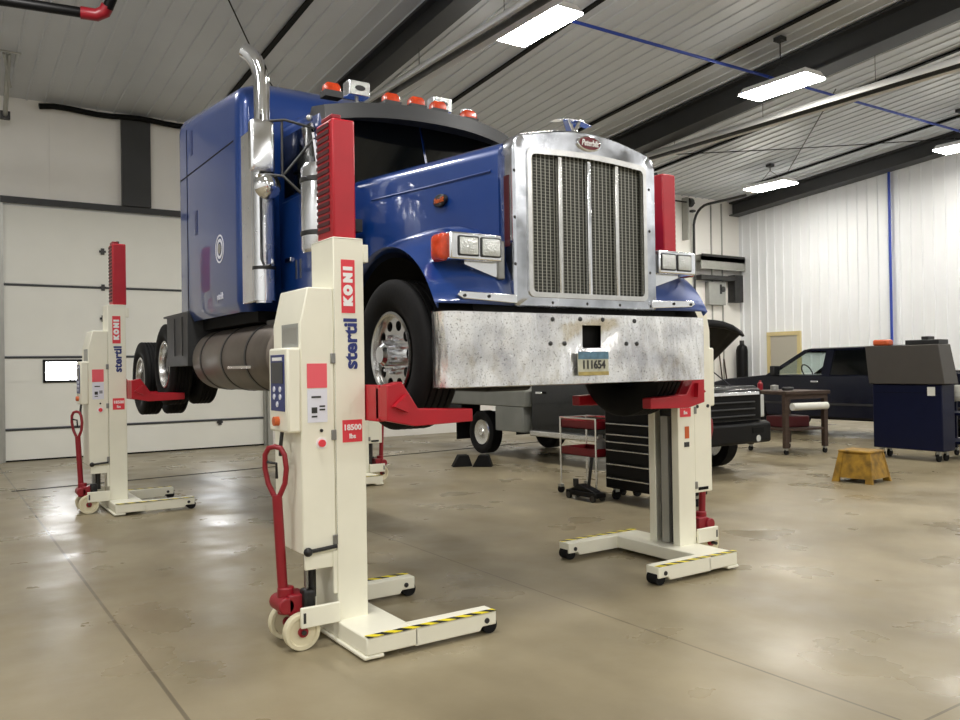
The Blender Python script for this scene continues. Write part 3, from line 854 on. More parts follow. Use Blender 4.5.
MB().loft([at_y(INN, 4.262, 1.012), at_y(INN, 4.240, 1.004), at_y(B1, 4.240), at_y(B1, 4.27)], caps=False).build('grille_bezel', M['alu'], shell)
gm = MB().loft([at_y(INN, 4.285, .99), at_y(INN, 4.32, .99)]).build('grille_screen', M['grille'], shell, flat=True)
for x, m_ in ((-.255, 'alu'), (0, 'chrome2'), (.255, 'alu')):
    MB().box(T(x + .017), T(x + .049), 4.245, 4.285, 2.115, 3.035).build('grille_bar', M[m_], shell, bev=.008)
for x in (-.60, -.3, 0, .3, .60):
    MB().sphere((T(x), 4.252, 2.06), .011, (1, .5, 1), 8).build('bolt', M['dsteel'], shell)
for s in (-1, 1):
    for z in (2.3, 2.6, 2.9): MB().sphere((T(s*.60), 4.252, z), .011, (1, .5, 1), 8).build('bolt', M['dsteel'], shell)
    MB().box(T(.033 + s*.636), T(.033 + s*.642), 4.30, 4.355, 2.42, 2.88).build('side_vent', M['vent'], shell)
oval = lambda rx, rz, y, cx, cz_: [(T(cx + rx*math.cos(2*PI*i/36)), y, cz_ + rz*math.sin(2*PI*i/36)) for i in range(36)]
MB().loft([oval(.105, .052, 4.26, 0.03, 3.152), oval(.105, .052, 4.240, 0.03, 3.152), oval(.098, .046, 4.236, 0.03, 3.152)]).build('badge_rim', M['chrome'], shell)
bd = MB().loft([oval(.094, .043, 4.240, 0.03, 3.152), oval(.094, .043, 4.233, 0.03, 3.152)]).build('badge', M['emblem'], shell)
text('Peterbilt', .058, M['white'], bd, 'lettering', (T(.03), 4.2315, 3.152), FRONT, bold=.001, sx=.74, shear=.25)
mb = MB()                                        # winged hood ornament
mb.box(T(.0), T(.04), 4.36, 4.5, 3.235, 3.275)
mb.prism([(T(.0), 3.26), (T(-.035), 3.345), (T(-.02), 3.345), (T(.02), 3.29), (T(.06), 3.345), (T(.085), 3.345), (T(.04), 3.26)], 'y', 4.38, 4.44)
mb.prism([(T(-.16), 3.325), (T(-.03), 3.345), (T(.08), 3.345), (T(.18), 3.325), (T(.08), 3.355), (T(-.03), 3.355)], 'y', 4.37, 4.45)
mb.build('hood_ornament', M['chrome'], truck, bev=.005)

# headlights
def headlamp(s):
    x0, x1 = sorted((T(s*.70), T(s*1.085)))
    h = MB().box(x0, x1, 4.255, 4.46, 2.305, 2.475).build('headlight', M['chrome2'], truck, bev=.012)
    for cx in (s*.79, s*.955):
        MB().loft([[(T(cx + p[0]), 4.256, 2.39 + p[1]) for p in rrect(.076, .062, .012)], [(T(cx + p[0]), 4.249, 2.39 + p[1]) for p in rrect(.076, .062, .012)]]).build('lens_surround', M['black'], h)
        MB().loft([[(T(cx + p[0]), 4.252, 2.39 + p[1]) for p in rrect(.068, .054, .010)], [(T(cx + p[0]), 4.243, 2.39 + p[1]) for p in rrect(.066, .052, .010)], [(T(cx + p[0]*.5), 4.238, 2.39 + p[1]*.5) for p in rrect(.066, .052, .010)]]).build('lens', M['lens'], h)
    ring = [(p[0], p[1]) for p in rrect(.075, .09, .03)]
    MB().loft([[(T(s*q), 4.36 + p[0]*k, 2.385 + p[1]*k) for p in ring] for q, k in ((1.085, .95), (1.105, .96), (1.125, .82), (1.135, .5))]).build('turn_signal', M['amber'], h)
    MB().prism([(T(s*.655), 2.33), (T(s*.655), 2.22), (T(s*.72), 2.215), (T(s*.95), 2.285), (T(s*.95), 2.303), (T(s*.655), 2.303)], 'y', 4.31, 4.36).build('lamp_bracket', M['chrome2'], h)
    MB().box(T(s*.645), T(s*.705), 4.30, 4.42, 2.20, 2.45).build('lamp_mount', M['steel'], h, bev=.01)
for s in (-1, 1): headlamp(s)

# bumper: one folded chrome sheet with wrapped ends, square opening, bolts, plate
def bumper():
    W = 1.165; z0, z1 = 1.525, 1.985
    xs = [(-W, 4.40), (-W + .001, 4.36), (-W + .008, 4.31), (-W + .03, 4.268), (-W + .08, 4.25), (-.9, 4.25), (-.6, 4.25), (-.3, 4.25), (-.085, 4.25)]
    xs += [(-x, y) for x, y in xs[::-1]]
    o0, o1 = 1.76, 1.915
    mb = MB()
    for seg, zz in ((range(0, 9), (z0, o0, o1, z1)), (range(9, 18), (z0, o0, o1, z1))):
        mb.grid([[(T(.03 + xs[i][0]), xs[i][1], z) for z in zz] for i in seg])
    mb.grid([[(T(.03 + xs[i][0]), xs[i][1], z) for z in (z0, o0)] for i in (8, 9)])
    mb.grid([[(T(.03 + xs[i][0]), xs[i][1], z) for z in (o1, z1)] for i in (8, 9)])
    mb.grid([[(T(.03 + x), y, z1), (T(.03 + x*.985), y + .05, z1 + .006)] for x, y in xs])
    mb.grid([[(T(.03 + x), y, z0), (T(.03 + x*.985), y + .05, z0 - .006)] for x, y in xs])
    return mb.build('bumper', M['bumper'], truck, solid=.008)
bp = bumper()
MB().box(T(-.07), T(.13), 4.30, 4.5, 1.74, 1.935).build('tow_recess', M['slot'], bp)
for x, z in ((-.34, 1.95), (-.10, 1.955), (.10, 1.955), (-.36, 1.79), (-.24, 1.79), (.32, 1.79), (.42, 1.79), (.40, 1.95)):
    MB().sphere((T(.03 + x), 4.244, z), .016, (1, .5, 1), 10).build('bumper_bolt', M['dsteel'], bp)
pl = MB().box(T(-.115), T(.155), 4.222, 4.230, 1.575, 1.735).build('license_plate', mat('plate_face', (196, 196, 176), .5, vary=.25, vscale=22), bp)
MB().box(T(-.115), T(.155), 4.219, 4.2225, 1.685, 1.735).build('plate_top_band', mat('plate_sky', (92, 128, 150), .5, vary=.3, vscale=30), pl)
MB().box(T(-.115), T(.155), 4.219, 4.2225, 1.575, 1.60).build('plate_foot_band', mat('plate_sand', (178, 160, 96), .5, vary=.3, vscale=30), pl)
text('111654', .078, M['dsteel'], pl, 'plate_number', (T(.02), 4.219, 1.645), FRONT, bold=.002, sx=.9)
MB().box(T(0), T(.03), 4.23, 4.25, 1.60, 1.72).build('plate_bracket', M['black'], pl)
MB().box(T(-.9), T(.9), 4.30, 4.42, 1.985, 2.045).build('bumper_mount', M['slot'], truck)

# cab
mb = MB()
mb.loft([[(T(-.96), 6.33, 2.12), (T(.96), 6.33, 2.12), (T(.96), 7.50, 2.12), (T(-.96), 7.50, 2.12)],
         [(T(-.98), 6.33, 3.18), (T(.98), 6.33, 3.18), (T(.98), 7.50, 3.18), (T(-.98), 7.50, 3.18)],
         [(T(-.95), 6.52, 3.84), (T(.95), 6.52, 3.84), (T(.95), 7.50, 3.90), (T(-.95), 7.50, 3.90)],
         [(T(-.84), 6.62, 3.94), (T(.84), 6.62, 3.94), (T(.84), 7.50, 4.02), (T(-.84), 7.50, 4.02)]])
cab = mb.build('cab', M['blue'], truck, bev=.03, seg=3)
for s in (-1, 1):
    MB().loft([[(T(s*.012), 6.318 + d, 3.20), (T(s*.96), 6.325 + d, 3.20), (T(s*.935), 6.52 + d, 3.87), (T(s*.012), 6.515 + d, 3.88)] for d in (-.004, .02)]).build('windshield', M['glass'], cab)
    x = s*.988
    MB().prism([(6.50, 3.22), (7.30, 3.22), (7.30, 3.78), (6.66, 3.76)], 'x', T(s*.965), T(x)).build('side_window', M['glass'], cab)
    dr = MB().box(T(s*.955), T(s*.992), 6.46, 7.36, 2.2, 3.19).build('cab_door', M['blue'], cab, bev=.012)
    MB().box(T(s*.99), T(s*1.01), 7.12, 7.26, 2.62, 2.66).build('door_handle', M['chrome'], dr, bev=.006)
    MB().box(T(s*.99), T(s*.998), 6.9, 6.93, 2.45, 2.62).box(T(s*.99), T(s*.998), 7.0, 7.03, 2.45, 2.62).build('door_vent', M['steel'], dr)
    MB().box(T(s*.55), T(s*1.12), 6.5, 7.45, 1.75, 1.82).box(T(s*.55), T(s*1.12), 6.5, 7.45, 2.02, 2.10).box(T(s*.55), T(s*.6), 6.5, 7.45, 1.75, 2.1).build('cab_steps', M['dsteel'], truck)
# visor: wide metal brim over the windshield
mb = MB(); rings = []
for i in range(17):
    u = -1 + i/8; a = abs(u)
    x = u*.95; y = 6.27 + .15*a**2.2
    zt = 4.00 - .10*a**2.4; zl = 3.80 - .07*a**2.4
    rings.append([(T(x), y, zl), (T(x), y + .03, zl + .135), (T(x), y + .30, zt + .02), (T(x), y + .34, zt - .04), (T(x), y + .24, zl + .02)])
mb.loft(rings)
mb.build('visor', M['charcoal'], truck)
for x in (-.84, -.31, -.06, .17, .52):
    y = 6.46 + .12*abs(x)**2; z = 3.995 + (.015 if x < -.5 else -.1*abs(x)**2.4)
    ml = MB().loft([[(T(x + p[0]), y + p[1], z + h) for p in rrect(.075*k, .05*k, .02*k)] for h, k in ((0, 1), (.05, .95), (.075, .7))]).build('marker_light', M['amber'], truck)
    MB().box(T(x - .08), T(x + .08), y - .055, y + .055, z - (.05 if x < -.5 else .03), z + .004).build('lamp_base', M['charcoal'], ml)
for x in (-.46, .42):
    h = MB().box(T(x - .105), T(x + .105), 6.78, 6.92, 4.11, 4.25).build('roof_lamp', M['chrome2'], truck, bev=.012)
    MB().box(T(x - .094), T(x + .094), 6.772, 6.782, 4.121, 4.239).build('lamp_face', M['lens'], h)
    MB().loft([[(T(x + .05*math.cos(a)), y, 4.18 + .024*math.sin(a)) for a in [2*PI*i/20 for i in range(20)]] for y in (6.774, 6.766)]).build('lamp_oval', M['black'], h)
    MB().cyl((T(x), 6.85, 3.98), (T(x), 6.85, 4.115), .018, n=8).build('lamp_post', M['steel'], h)

# sleeper box
def sleeper():
    Y0, Y1, W = 7.66, 9.90, 1.30
    cy = (Y0 + Y1)/2; hl = (Y1 - Y0)/2
    def zt(y): return 4.36 + .22*(y - Y0)/(Y1 - Y0)
    def ring(ins, dz, bottom=None, r=.11):
        out = []
        for px, py in rrect(W - ins, hl - ins, max(.03, r), 6):
            y = cy + py
            if bottom is None: z = zt(y) + dz + (.10*(1 - (px/W)**2) if ins > .2 else 0)
            else: z = bottom
            out.append((T(px), y, z))
        return out
    rings = [ring(.05, 0, 2.20), ring(.0, 0, 2.30), ring(0, 0, 3.0), ring(0, -.20), ring(.012, -.12), ring(.05, -.05), ring(.11, -.005), ring(.22, .02), ring(.5, .07), ring(.9, .09)]
    return MB().loft(rings).build('sleeper', M['blue'], truck)
slp = sleeper()
for s in (-1, 1):
    x0, x1 = sorted((T(s*1.299), T(s*1.3035)))
    MB().box(x0, x1, 7.80, 9.78, 3.822, 3.834).build('panel_seam', M['slot'], slp)
    MB().box(x0, x1, 9.49, 9.502, 2.3, 4.35).build('panel_seam', M['slot'], slp)
    MB().box(x0, x1, 9.24, 9.32, 4.02, 4.28).build('marker_slot', M['blue_d'], slp)
    MB().box(x0, x1, 9.08, 9.18, 3.12, 3.38).build('marker_slot', M['blue_d'], slp)
    xx = T(s*1.3045)
    rg = MB()
    for q, (r0, r1) in enumerate(((.125, .142), (.07, .10))):
        rg.lathe([(r0, 0), (r1, 0), (r1, .003), (r0, .003)], (xx, 8.28, 2.86), 'x', 36, True)
    rg.build('round_decal', M['pale'], slp)
    MB().cyl((xx, 8.28, 2.86), (xx + s*.002, 8.28, 2.86), .05, n=20).build('decal_centre', M['galv'], slp)
    text('peterbilt', .10, M['pale'], slp, 'lettering', (T(s*1.3035), 8.28, 2.385), FACE_NX if s < 0 else (R(90), 0, R(90)), sx=.6)
# bright extender panel between cab and sleeper, stacks, muffler shield
for s in (-1, 1):
    MB().box(T(s*1.24), T(s*1.275), 7.36, 7.66, 2.26, 3.84).build('extender_panel', M['chrome2'], truck, bev=.01)
    if s < 0:
        st = MB().tube([(T(s*1.19), 7.30, 2.25), (T(s*1.19), 7.30, 4.24)] + [(T(s*1.19) + s*.30*(1 - math.cos(a)) * .6, 7.30 + .30*(1 - math.cos(a))*.55, 4.24 + .34*math.sin(a)) for a in [R(70)*k/7 for k in range(1, 8)]], .072, 24).build('exhaust_stack', M['chrome'], truck)
    else:
        st = MB().lathe([(.055, 0), (.072, 0), (.072, 2.1), (.06, 2.1), (.055, 2.05)], (T(1.02), 7.30, 2.25), 'z', 24, True).build('exhaust_stack', M['chrome2'], truck)
    sx_ = T(-1.19) if s < 0 else T(1.02)
    MB().cyl((sx_, 7.30, 2.27), (sx_, 7.30, 3.62), .10, n=28).build('muffler', M['chrome2'], st)
    for z in (2.55, 3.45): MB().cyl((sx_, 7.30, z), (sx_, 7.30, z + .03), .104, n=24).build('clamp', M['dsteel'], st)
    MB().tube([(T(s*1.28), 7.10, 3.5), (T(s*1.28), 7.10, 2.62), (T(s*1.27), 7.05, 2.55), (T(s*1.24), 6.98, 2.56)], .012, 8).build('air_line', M['dsteel'], st)
    # air cleaner
    ac = MB().lathe([(.0, 0), (.14, 0), (.155, .03), (.155, .66), (.13, .70), (.0, .72)], (T(s*1.13), 6.12, 2.56), 'z', 28).build('air_cleaner', M['chrome2'], truck)
    for z in (2.69, 3.11): MB().lathe([(.157, 0), (.163, .005), (.163, .035), (.157, .04)], (T(s*1.13), 6.12, z), 'z', 28, True).build('strap', M['dsteel'], ac)
    MB().box(T(s*.80), T(s*1.02), 6.06, 6.2, 2.75, 2.85).build('cleaner_bracket', M['dsteel'], ac)
    # mirrors on their tube brackets
    mx, my = s*1.38, 6.78
    mr = MB().loft([[(T(mx) + p[0], my + d, 3.53 + p[1]) for p in rrect(.10*k, .215*k, .03)] for d, k in ((-.05, .86), (-.035, 1), (.03, 1), (.035, .97))]).build('mirror', M['chrome2'], truck)
    MB().loft([[(T(mx) + p[0], my + d, 3.53 + p[1]) for p in rrect(.09, .20, .02)] for d in (.034, .038)]).build('mirror_glass', M['chrome'], mr)
    MB().lathe([(.0, -.08), (.055, -.07), (.10, -.03), (.118, .0), (.118, .012), (.0, .012)], (T(mx) + .05, my, 3.205), 'y', 28).build('convex_mirror', M['chrome'], mr)
    mb = MB()
    mb.tube([(T(mx), my, 3.74), (T(s*1.2), 6.70, 3.76), (T(s*.96), 6.62, 3.70)], .012, 8)
    mb.tube([(T(mx), my, 3.30), (T(s*1.22), 6.70, 3.28), (T(s*.97), 6.60, 3.02)], .012, 8)
    mb.tube([(T(s*1.22), 6.72, 3.76), (T(s*1.22), 6.72, 3.28)], .012, 8)
    mb.tube([(T(s*1.22), 6.72, 3.28), (T(s*.97), 6.62, 3.62)], .010, 8)
    mb.tube([(T(mx), my, 3.10), (T(mx), my, 3.80)], .010, 8)
    mb.build('mirror_bracket', M['dsteel'], mr)
    MB().sphere((T(s*1.02), 6.60, 3.78), .03, (1, 1, .9), 12).build('bracket_lamp', M['lens'], mr)
    # fuel tank with straps
    tk = MB().lathe([(.0, 0), (.25, .01), (.31, .045), (.325, .10), (.325, 2.40), (.31, 2.455), (.25, 2.49), (.0, 2.50)], (T(s*.98), 6.95, 1.765), 'y', 44).build('fuel_tank', M['tank'], truck)
    for yy in (7.5, 8.25, 9.0):
        MB().lathe([(.326, 0), (.332, .0), (.332, .045), (.326, .045)], (T(s*.98), yy, 1.765), 'y', 44, True).build('tank_strap', M['dsteel'], tk)
    MB().box(T(s*1.18), T(s*1.325), 7.3, 8.0, 1.66, 1.685).build('tank_step', M['alu'], tk)
    MB().box(T(s*.42), T(s*.8), 7.0, 9.4, 1.98, 2.14).build('tank_mount', M['blackm'], truck)
    # quarter fender ahead of the drive wheels
    q0, q1 = sorted((T(s*.75), T(s*1.32)))
    mb = MB(); mb.box(q0, q1, 9.46, 9.49, 1.70, 2.30); mb.box(q0, q1, 9.46, 10.62, 2.29, 2.315)
    a0, a1 = sorted((T(s*1.305), T(s*1.325))); mb.box(a0, a1, 9.46, 10.42, 1.70, 2.30)
    qf = mb.build('quarter_fender', M['charcoal'], truck, bev=.006)
    for yy in (9.7, 10.05):
        b0, b1 = sorted((T(s*1.325), T(s*1.335))); MB().box(b0, b1, yy - .02, yy + .02, 1.82, 2.26).build('fender_rib', M['dsteel'], qf)
MB().box(T(-.42), T(.42), 10.6, 12.2, 2.26, 2.40).build('fifth_wheel', M['blackm'], truck, bev=.03)
MB().box(T(-1.15), T(1.15), 7.6, 9.85, 2.10, 2.20).build('sleeper_floor', M['slot'], truck)
MB().box(T(-.90), T(.90), 6.4, 7.6, 2.0, 2.11).build('cab_floor', M['slot'], truck)

# ------------------------------------------------------------------ vehicles and tools behind the truck
def car_wheel(parent, x, y, s, r=.40, m=None):
    t = MB().lathe(tyre_profile(r, r*.58, .25, False), (x, y, r), 'x', 32, True).build('wheel', M['rubber'], parent)
    MB().lathe([(0, .0), (.06, .01), (.07, -.01), (r*.30, -.02), (r*.56, .0), (r*.60, -.02), (r*.60, -.10), (0, -.10)], (0, 0, 0), 'x', 28).xform(Matrix.Translation((x + s*.10, y, r)) @ Matrix.Diagonal((s, 1, 1, 1))).build('rim', M['alu'], t)
    return t

# black work pickup, bonnet up, behind the right lift
bx0, bx1 = 8.55, 10.45; bc = (bx0 + bx1)/2
pk = thing('work_truck', 'black work pickup with its hood raised, standing behind the tool chest and right lift', 'truck', (bc, 10.5, 0))
pr = [(7.98, .62), (7.98, 1.24), (8.1, 1.30), (8.3, 1.20), (9.30, 1.24), (9.45, 1.38), (11.35, 1.38), (11.35, .50), (9.45, .50)]
MB().prism(pr, 'x', bx0 + .06, bx1 - .06).build('body', M['blackpu'], pk, bev=.03)
for s, x in ((-1, bx0), (1, bx1)):
    mb = MB(); a, b = sorted((x, x - s*.10))
    mb.prism([(8.05, .60), (8.05, 1.20), (8.25, 1.27), (9.45, 1.30), (9.45, .5), (9.28, .5), (9.2, .8), (8.95, .93), (8.70, .93), (8.46, .8), (8.4, .55)], 'x', a, b)
    mb.build('front_wing', M['blackpu'], pk, bev=.02)
    MB().prism([(9.62, 1.42), (11.3, 1.42), (11.3, 1.78), (10.15, 1.80)], 'x', *(sorted((x - s*.09, x - s*.10)))).build('side_window', M['glass'], pk)
    MB().box(*sorted((x, x - s*.03)), 10.98, 11.15, 1.16, 1.20).build('door_handle', M['chrome'], pk, bev=.008)
    MB().box(*sorted((x + s*.02, x - s*.1)), 9.5, 11.3, .44, .54).build('running_board', M['alu'], pk, bev=.02)
mb = MB(); mb.loft([[(bx0 + .08, 9.5, 1.38), (bx1 - .08, 9.5, 1.38), (bx1 - .08, 11.35, 1.38), (bx0 + .08, 11.35, 1.38)], [(bx0 + .2, 10.15, 1.86), (bx1 - .2, 10.15, 1.86), (bx1 - .2, 11.3, 1.86), (bx0 + .2, 11.3, 1.86)]])
mb.build('cab_top', M['blackpu'], pk, bev=.05)
MB().loft([[(bx0 + .2, 9.53 + d, 1.41), (bx1 - .2, 9.53 + d, 1.41), (bx1 - .28, 10.12 + d, 1.82), (bx0 + .28, 10.12 + d, 1.82)] for d in (-.015, .0)]).build('windshield', M['glass'], pk)
g = MB().box(bx0 + .14, bx1 - .14, 7.93, 7.99, .80, 1.22).build('grille', M['slot'], pk)
for z, h, m_ in ((1.185, .05, 'chrome2'), (1.06, .02, 'charcoal'), (.96, .02, 'charcoal'), (.86, .02, 'charcoal')):
    MB().box(bx0 + .16, bx1 - .30 + (.10 if h > .04 else 0), 7.90, 7.94, z - h/2, z + h/2).build('grille_bar', M[m_], g, bev=.006)
for s, x in ((-1, bx0), (1, bx1)):
    a, b = sorted((x - s*.02, x - s*.22))
    MB().box(a, b, 7.95, 8.02, .82, 1.16).build('headlight', M['lens'], pk, bev=.02)
MB().prism([(7.86, .46), (7.86, .74), (7.95, .78), (8.1, .76), (8.1, .42)], 'x', bx0 - .01, bx1 + .01).build('bumper', M['blackm'], pk, bev=.03)
for x in (bx0 + .30, bx1 - .30):
    MB().cyl((x, 7.85, .52), (x, 7.87, .52), .05, n=14).build('fog_lamp', M['lens'], pk)
    MB().box(x - .12, x + .12, 7.852, 7.862, .60, .68).build('bumper_vent', M['slot'], pk)
MB().box(bx0 + .25, bx1 - .25, 8.1, 9.4, .6, 1.12).build('engine', M['slot'], pk)
hd = MB(); rows = []
for i in range(9):
    u = -1 + i/4; x = bc + u*.90
    up = .17*(1 - abs(u)**3)
    rows.append([(x, 9.42, 1.36), (x, 9.0 - .02, 1.62 + up*.2), (x, 8.45, 2.02 + up*.6), (x, 8.30 + .02*abs(u), 2.10 + up), (x, 8.27 + .02*abs(u), 2.04 + up*.8)])
hd.grid(rows); hd.build('raised_hood', M['blackm'], pk, solid=.04)
MB().cyl((bx1 - .2, 8.3, 1.2), (bx1 - .2, 8.95, 1.62), .01, n=6).build('prop_rod', M['dsteel'], pk)
mb = MB(); mb.box(bx0 + .5, bx1 - .5, 8.4, 14.3, .5, .7)
mb.build('frame', M['slot'], pk)
MB().box(bx0, bx1, 11.45, 14.35, .92, 1.20).build('cargo_bed', M['bin'], pk, bev=.02)
for s, x in ((-1, bx0), (1, bx1)):
    a, b = sorted((x, x - s*.45))
    MB().box(a, b, 11.5, 12.35, .48, .92).build('side_bin', M['bin'], pk, bev=.015)
    MB().box(a, b, 13.5, 14.3, .60, .92).build('rear_bin', M['blackm'], pk, bev=.015)
    MB().box(*sorted((x - s*.05, x - s*.4)), 13.75, 13.77, .22, .62).build('mud_flap', M['rubber'], pk)
    for yy in (8.82, 12.92): car_wheel(pk, x - s*.17, yy, s, .41)

# dark blue crew-cab pickup along the right wall, nose towards the back wall
px0, px1 = 16.0, 17.9; pc = (px0 + px1)/2
bp2 = thing('pickup_truck', 'dark blue crew-cab pickup parked along the ribbed right wall, side on', 'truck', (pc, 10.6, 0))
low = [(13.78, .50), (13.82, .95), (13.7, 1.17), (13.3, 1.25), (12.2, 1.34), (8.95, 1.34), (8.85, 1.40), (7.2, 1.40), (7.2, .55), (8.1, .48), (8.18, .80), (8.4, .95), (8.75, .95), (8.98, .80), (9.05, .42), (12.15, .42), (12.22, .80), (12.45, .95), (12.8, .95), (13.03, .80), (13.1, .50)]
MB().prism(low, 'x', px0, px1).build('body', M['bluepu'], bp2, bev=.03)
roof = [[(px0 + .14 + k, 11.15 + e, 1.93 - d), (px0 + .14 + k, 9.1 - e, 1.95 - d), (px1 - .14 - k, 9.1 - e, 1.95 - d), (px1 - .14 - k, 11.15 + e, 1.93 - d)] for k, e, d in ((.0, .04, .07), (.03, .02, .02), (.10, -.05, .0))]
MB().loft(roof).build('roof', M['bluepu'], bp2)
gl = bpy.data.materials.new('clear_glass'); gl.use_nodes = True
gb = gl.node_tree.nodes['Principled BSDF']; gb.inputs['Base Color'].default_value = (.75, .82, .80, 1); gb.inputs['Roughness'].default_value = .02; gb.inputs['Transmission Weight'].default_value = 1.0; gb.inputs['IOR'].default_value = 1.05
for s, x, in ((-1, px0), (1, px1)):
    xi = x - s*.14; xo = x - s*.01
    def post(y0, y1, t0, t1, nm='pillar'):
        w = s*.06
        MB().loft([[(xo, y0, 1.33), (xo - w, y0, 1.33), (xo - w, y1, 1.33), (xo, y1, 1.33)], [(xi, t0, 1.90), (xi - w, t0, 1.90), (xi - w, t1, 1.90), (xi, t1, 1.90)]]).build(nm, M['bluepu'], bp2)
    post(12.02, 12.18, 11.08, 11.22); post(10.55, 10.75, 10.50, 10.68); post(8.95, 9.35, 9.08, 9.40)
    MB().loft([[(xo - s*.02, 10.75, 1.34), (xo - s*.02, 12.05, 1.34), (xi - s*.02, 11.12, 1.89), (xi - s*.02, 10.65, 1.89)], [(xo - s*.025, 10.75, 1.34), (xo - s*.025, 12.05, 1.34), (xi - s*.025, 11.12, 1.89), (xi - s*.025, 10.65, 1.89)]]).build('front_window', gl, bp2)
    MB().loft([[(xo - s*.02, 9.33, 1.34), (xo - s*.02, 10.58, 1.34), (xi - s*.02, 10.52, 1.89), (xi - s*.02, 9.38, 1.89)], [(xo - s*.03, 9.33, 1.34), (xo - s*.03, 10.58, 1.34), (xi - s*.03, 10.52, 1.89), (xi - s*.03, 9.38, 1.89)]]).build('rear_window', M['glass'], bp2)
    MB().box(*sorted((x + s*.012, x - s*.01)), 7.3, 13.4, .70, .74).build('side_moulding', M['dsteel'], bp2)
    MB().box(*sorted((x + s*.03, x - s*.01)), 10.80, 10.98, 1.18, 1.22).build('door_handle', M['chrome'], bp2, bev=.006)
    MB().box(*sorted((x + s*.03, x - s*.01)), 9.45, 9.63, 1.18, 1.22).build('door_handle', M['chrome'], bp2, bev=.006)
    MB().box(*sorted((x + s*.24, x + s*.02)), 11.75, 11.87, 1.34, 1.55).build('wing_mirror', M['black'], bp2, bev=.02)
    for yy in (12.62, 8.58): car_wheel(bp2, x - s*.16, yy, s, .41)
MB().loft([[(px0 + .1, 12.12 + d, 1.36), (px1 - .1, 12.12 + d, 1.36), (px1 - .22, 11.18 + d, 1.90), (px0 + .22, 11.18 + d, 1.90)] for d in (.0, .01)]).build('windshield', gl, bp2)
MB().lathe([(.17, -.015), (.2, 0), (.17, .015)], (0, 0, 0), 'y', 20, True).xform(Matrix.Translation((16.55, 11.45, 1.40)) @ Matrix.Rotation(R(-25), 4, 'X')).build('steering_wheel', M['black'], bp2)
for y in (10.7, 9.5):
    for x in (16.55, 17.4): MB().box(x - .22, x + .22, y - .12, y + .05, 1.3, 1.72).build('seat', M['black'], bp2, bev=.05)
MB().box(px0 + .05, px1 - .05, 7.3, 8.8, 1.395, 1.41).build('bed_cover', M['slot'], bp2)
MB().box(px0 + .1, px1 - .1, 7.15, 13.75, .38, .6).build('chassis', M['slot'], bp2)

# black roller tool chest
t = thing('tool_chest', 'black roller tool chest with silver drawer pulls, behind the right lift', 'tool chest', (7.1, 7.0, 0))
MB().box(6.88, 7.38, 6.42, 7.58, .14, 1.13).build('body', M['blackm'], t, bev=.012)
MB().box(6.86, 7.40, 6.40, 7.60, 1.125, 1.16).build('top', M['black'], t, bev=.01)
zz = [.155, .285, .455, .625, .725, .815, .945, 1.115]
for a, b in zip(zz, zz[1:]):
    d = MB().box(6.862, 6.885, 6.45, 7.55, a + .006, b - .006).build('drawer', M['blackm'], t, bev=.004)
    if b < 1.1: MB().box(6.845, 6.862, 6.48, 7.53, b - .026, b - .010).build('pull', M['alu'], d, bev=.003)
def caster(par, x, y, r=.055, top=.14):
    c = MB().cyl((x, y - .018, r), (x, y + .018, r), r, n=18).build('caster', M['rubber'], par)
    MB().box(x - .03, x + .03, y - .026, y + .026, r + .03, top).build('caster_fork', M['galv'], c)
for x in (6.95, 7.3):
    for y in (6.52, 7.47): caster(t, x, y, .062)

# red service cart and things by it
t = thing('service_cart', 'red two-tray service cart with chrome posts left of the black tool chest', 'cart', (7.0, 8.0, 0))
for z in (.50, .84):
    mb = MB(); mb.box(6.80, 7.22, 7.66, 8.32, z, z + .012)
    mb.box(6.80, 6.812, 7.66, 8.32, z, z + .10); mb.box(7.208, 7.22, 7.66, 8.32, z, z + .10); mb.box(6.80, 7.22, 7.66, 7.672, z, z + .10); mb.box(6.80, 7.22, 8.308, 8.32, z, z + .10)
    mb.build('tray', M['dred'], t)
for x in (6.79, 7.23):
    for y in (7.65, 8.33):
        MB().cyl((x, y, .10), (x, y, .98), .013, n=10).build('post', M['chrome'], t); caster(t, x, y, .045, .11)
MB().tube([(6.79, 8.33, .97), (6.79, 7.65, .97)], .013, 8).tube([(7.23, 8.33, .97), (7.23, 7.65, .97)], .013, 8).tube([(6.79, 8.33, .97), (7.23, 8.33, .97)], .013, 8).build('rail', M['chrome'], t)
t = tag(MB().lathe([(.0, 0), (.07, 0), (.07, .17), (.03, .21), (.03, .25), (0, .25)], (7.0, 7.80, .513), 'z', 18).build('jug', M['grayp']), 'grey jug standing on the lower tray of the red cart', 'jug')
t = thing('floor_jack', 'low black floor jack with an upright handle in front of the red cart', 'jack', (6.63, 7.68, 0))
mb = MB(); mb.box(6.55, 6.72, 7.40, 7.95, .05, .11); mb.prism([(7.45, .11), (7.9, .11), (7.75, .19), (7.55, .15)], 'x', 6.57, 6.70)
mb.build('chassis', M['blackm'], t, bev=.01)
for x in (6.56, 6.71):
    for y in (7.46, 7.9): MB().cyl((x - .015, y, .04), (x + .015, y, .04), .04, n=14).build('roller', M['dsteel'], t)
MB().cyl((6.63, 7.62, .12), (6.66, 7.58, .52), .02, n=10).build('handle', M['black'], t)
MB().cyl((6.63, 7.85, .15), (6.63, 7.85, .24), .035, n=14).build('saddle', M['dsteel'], t)

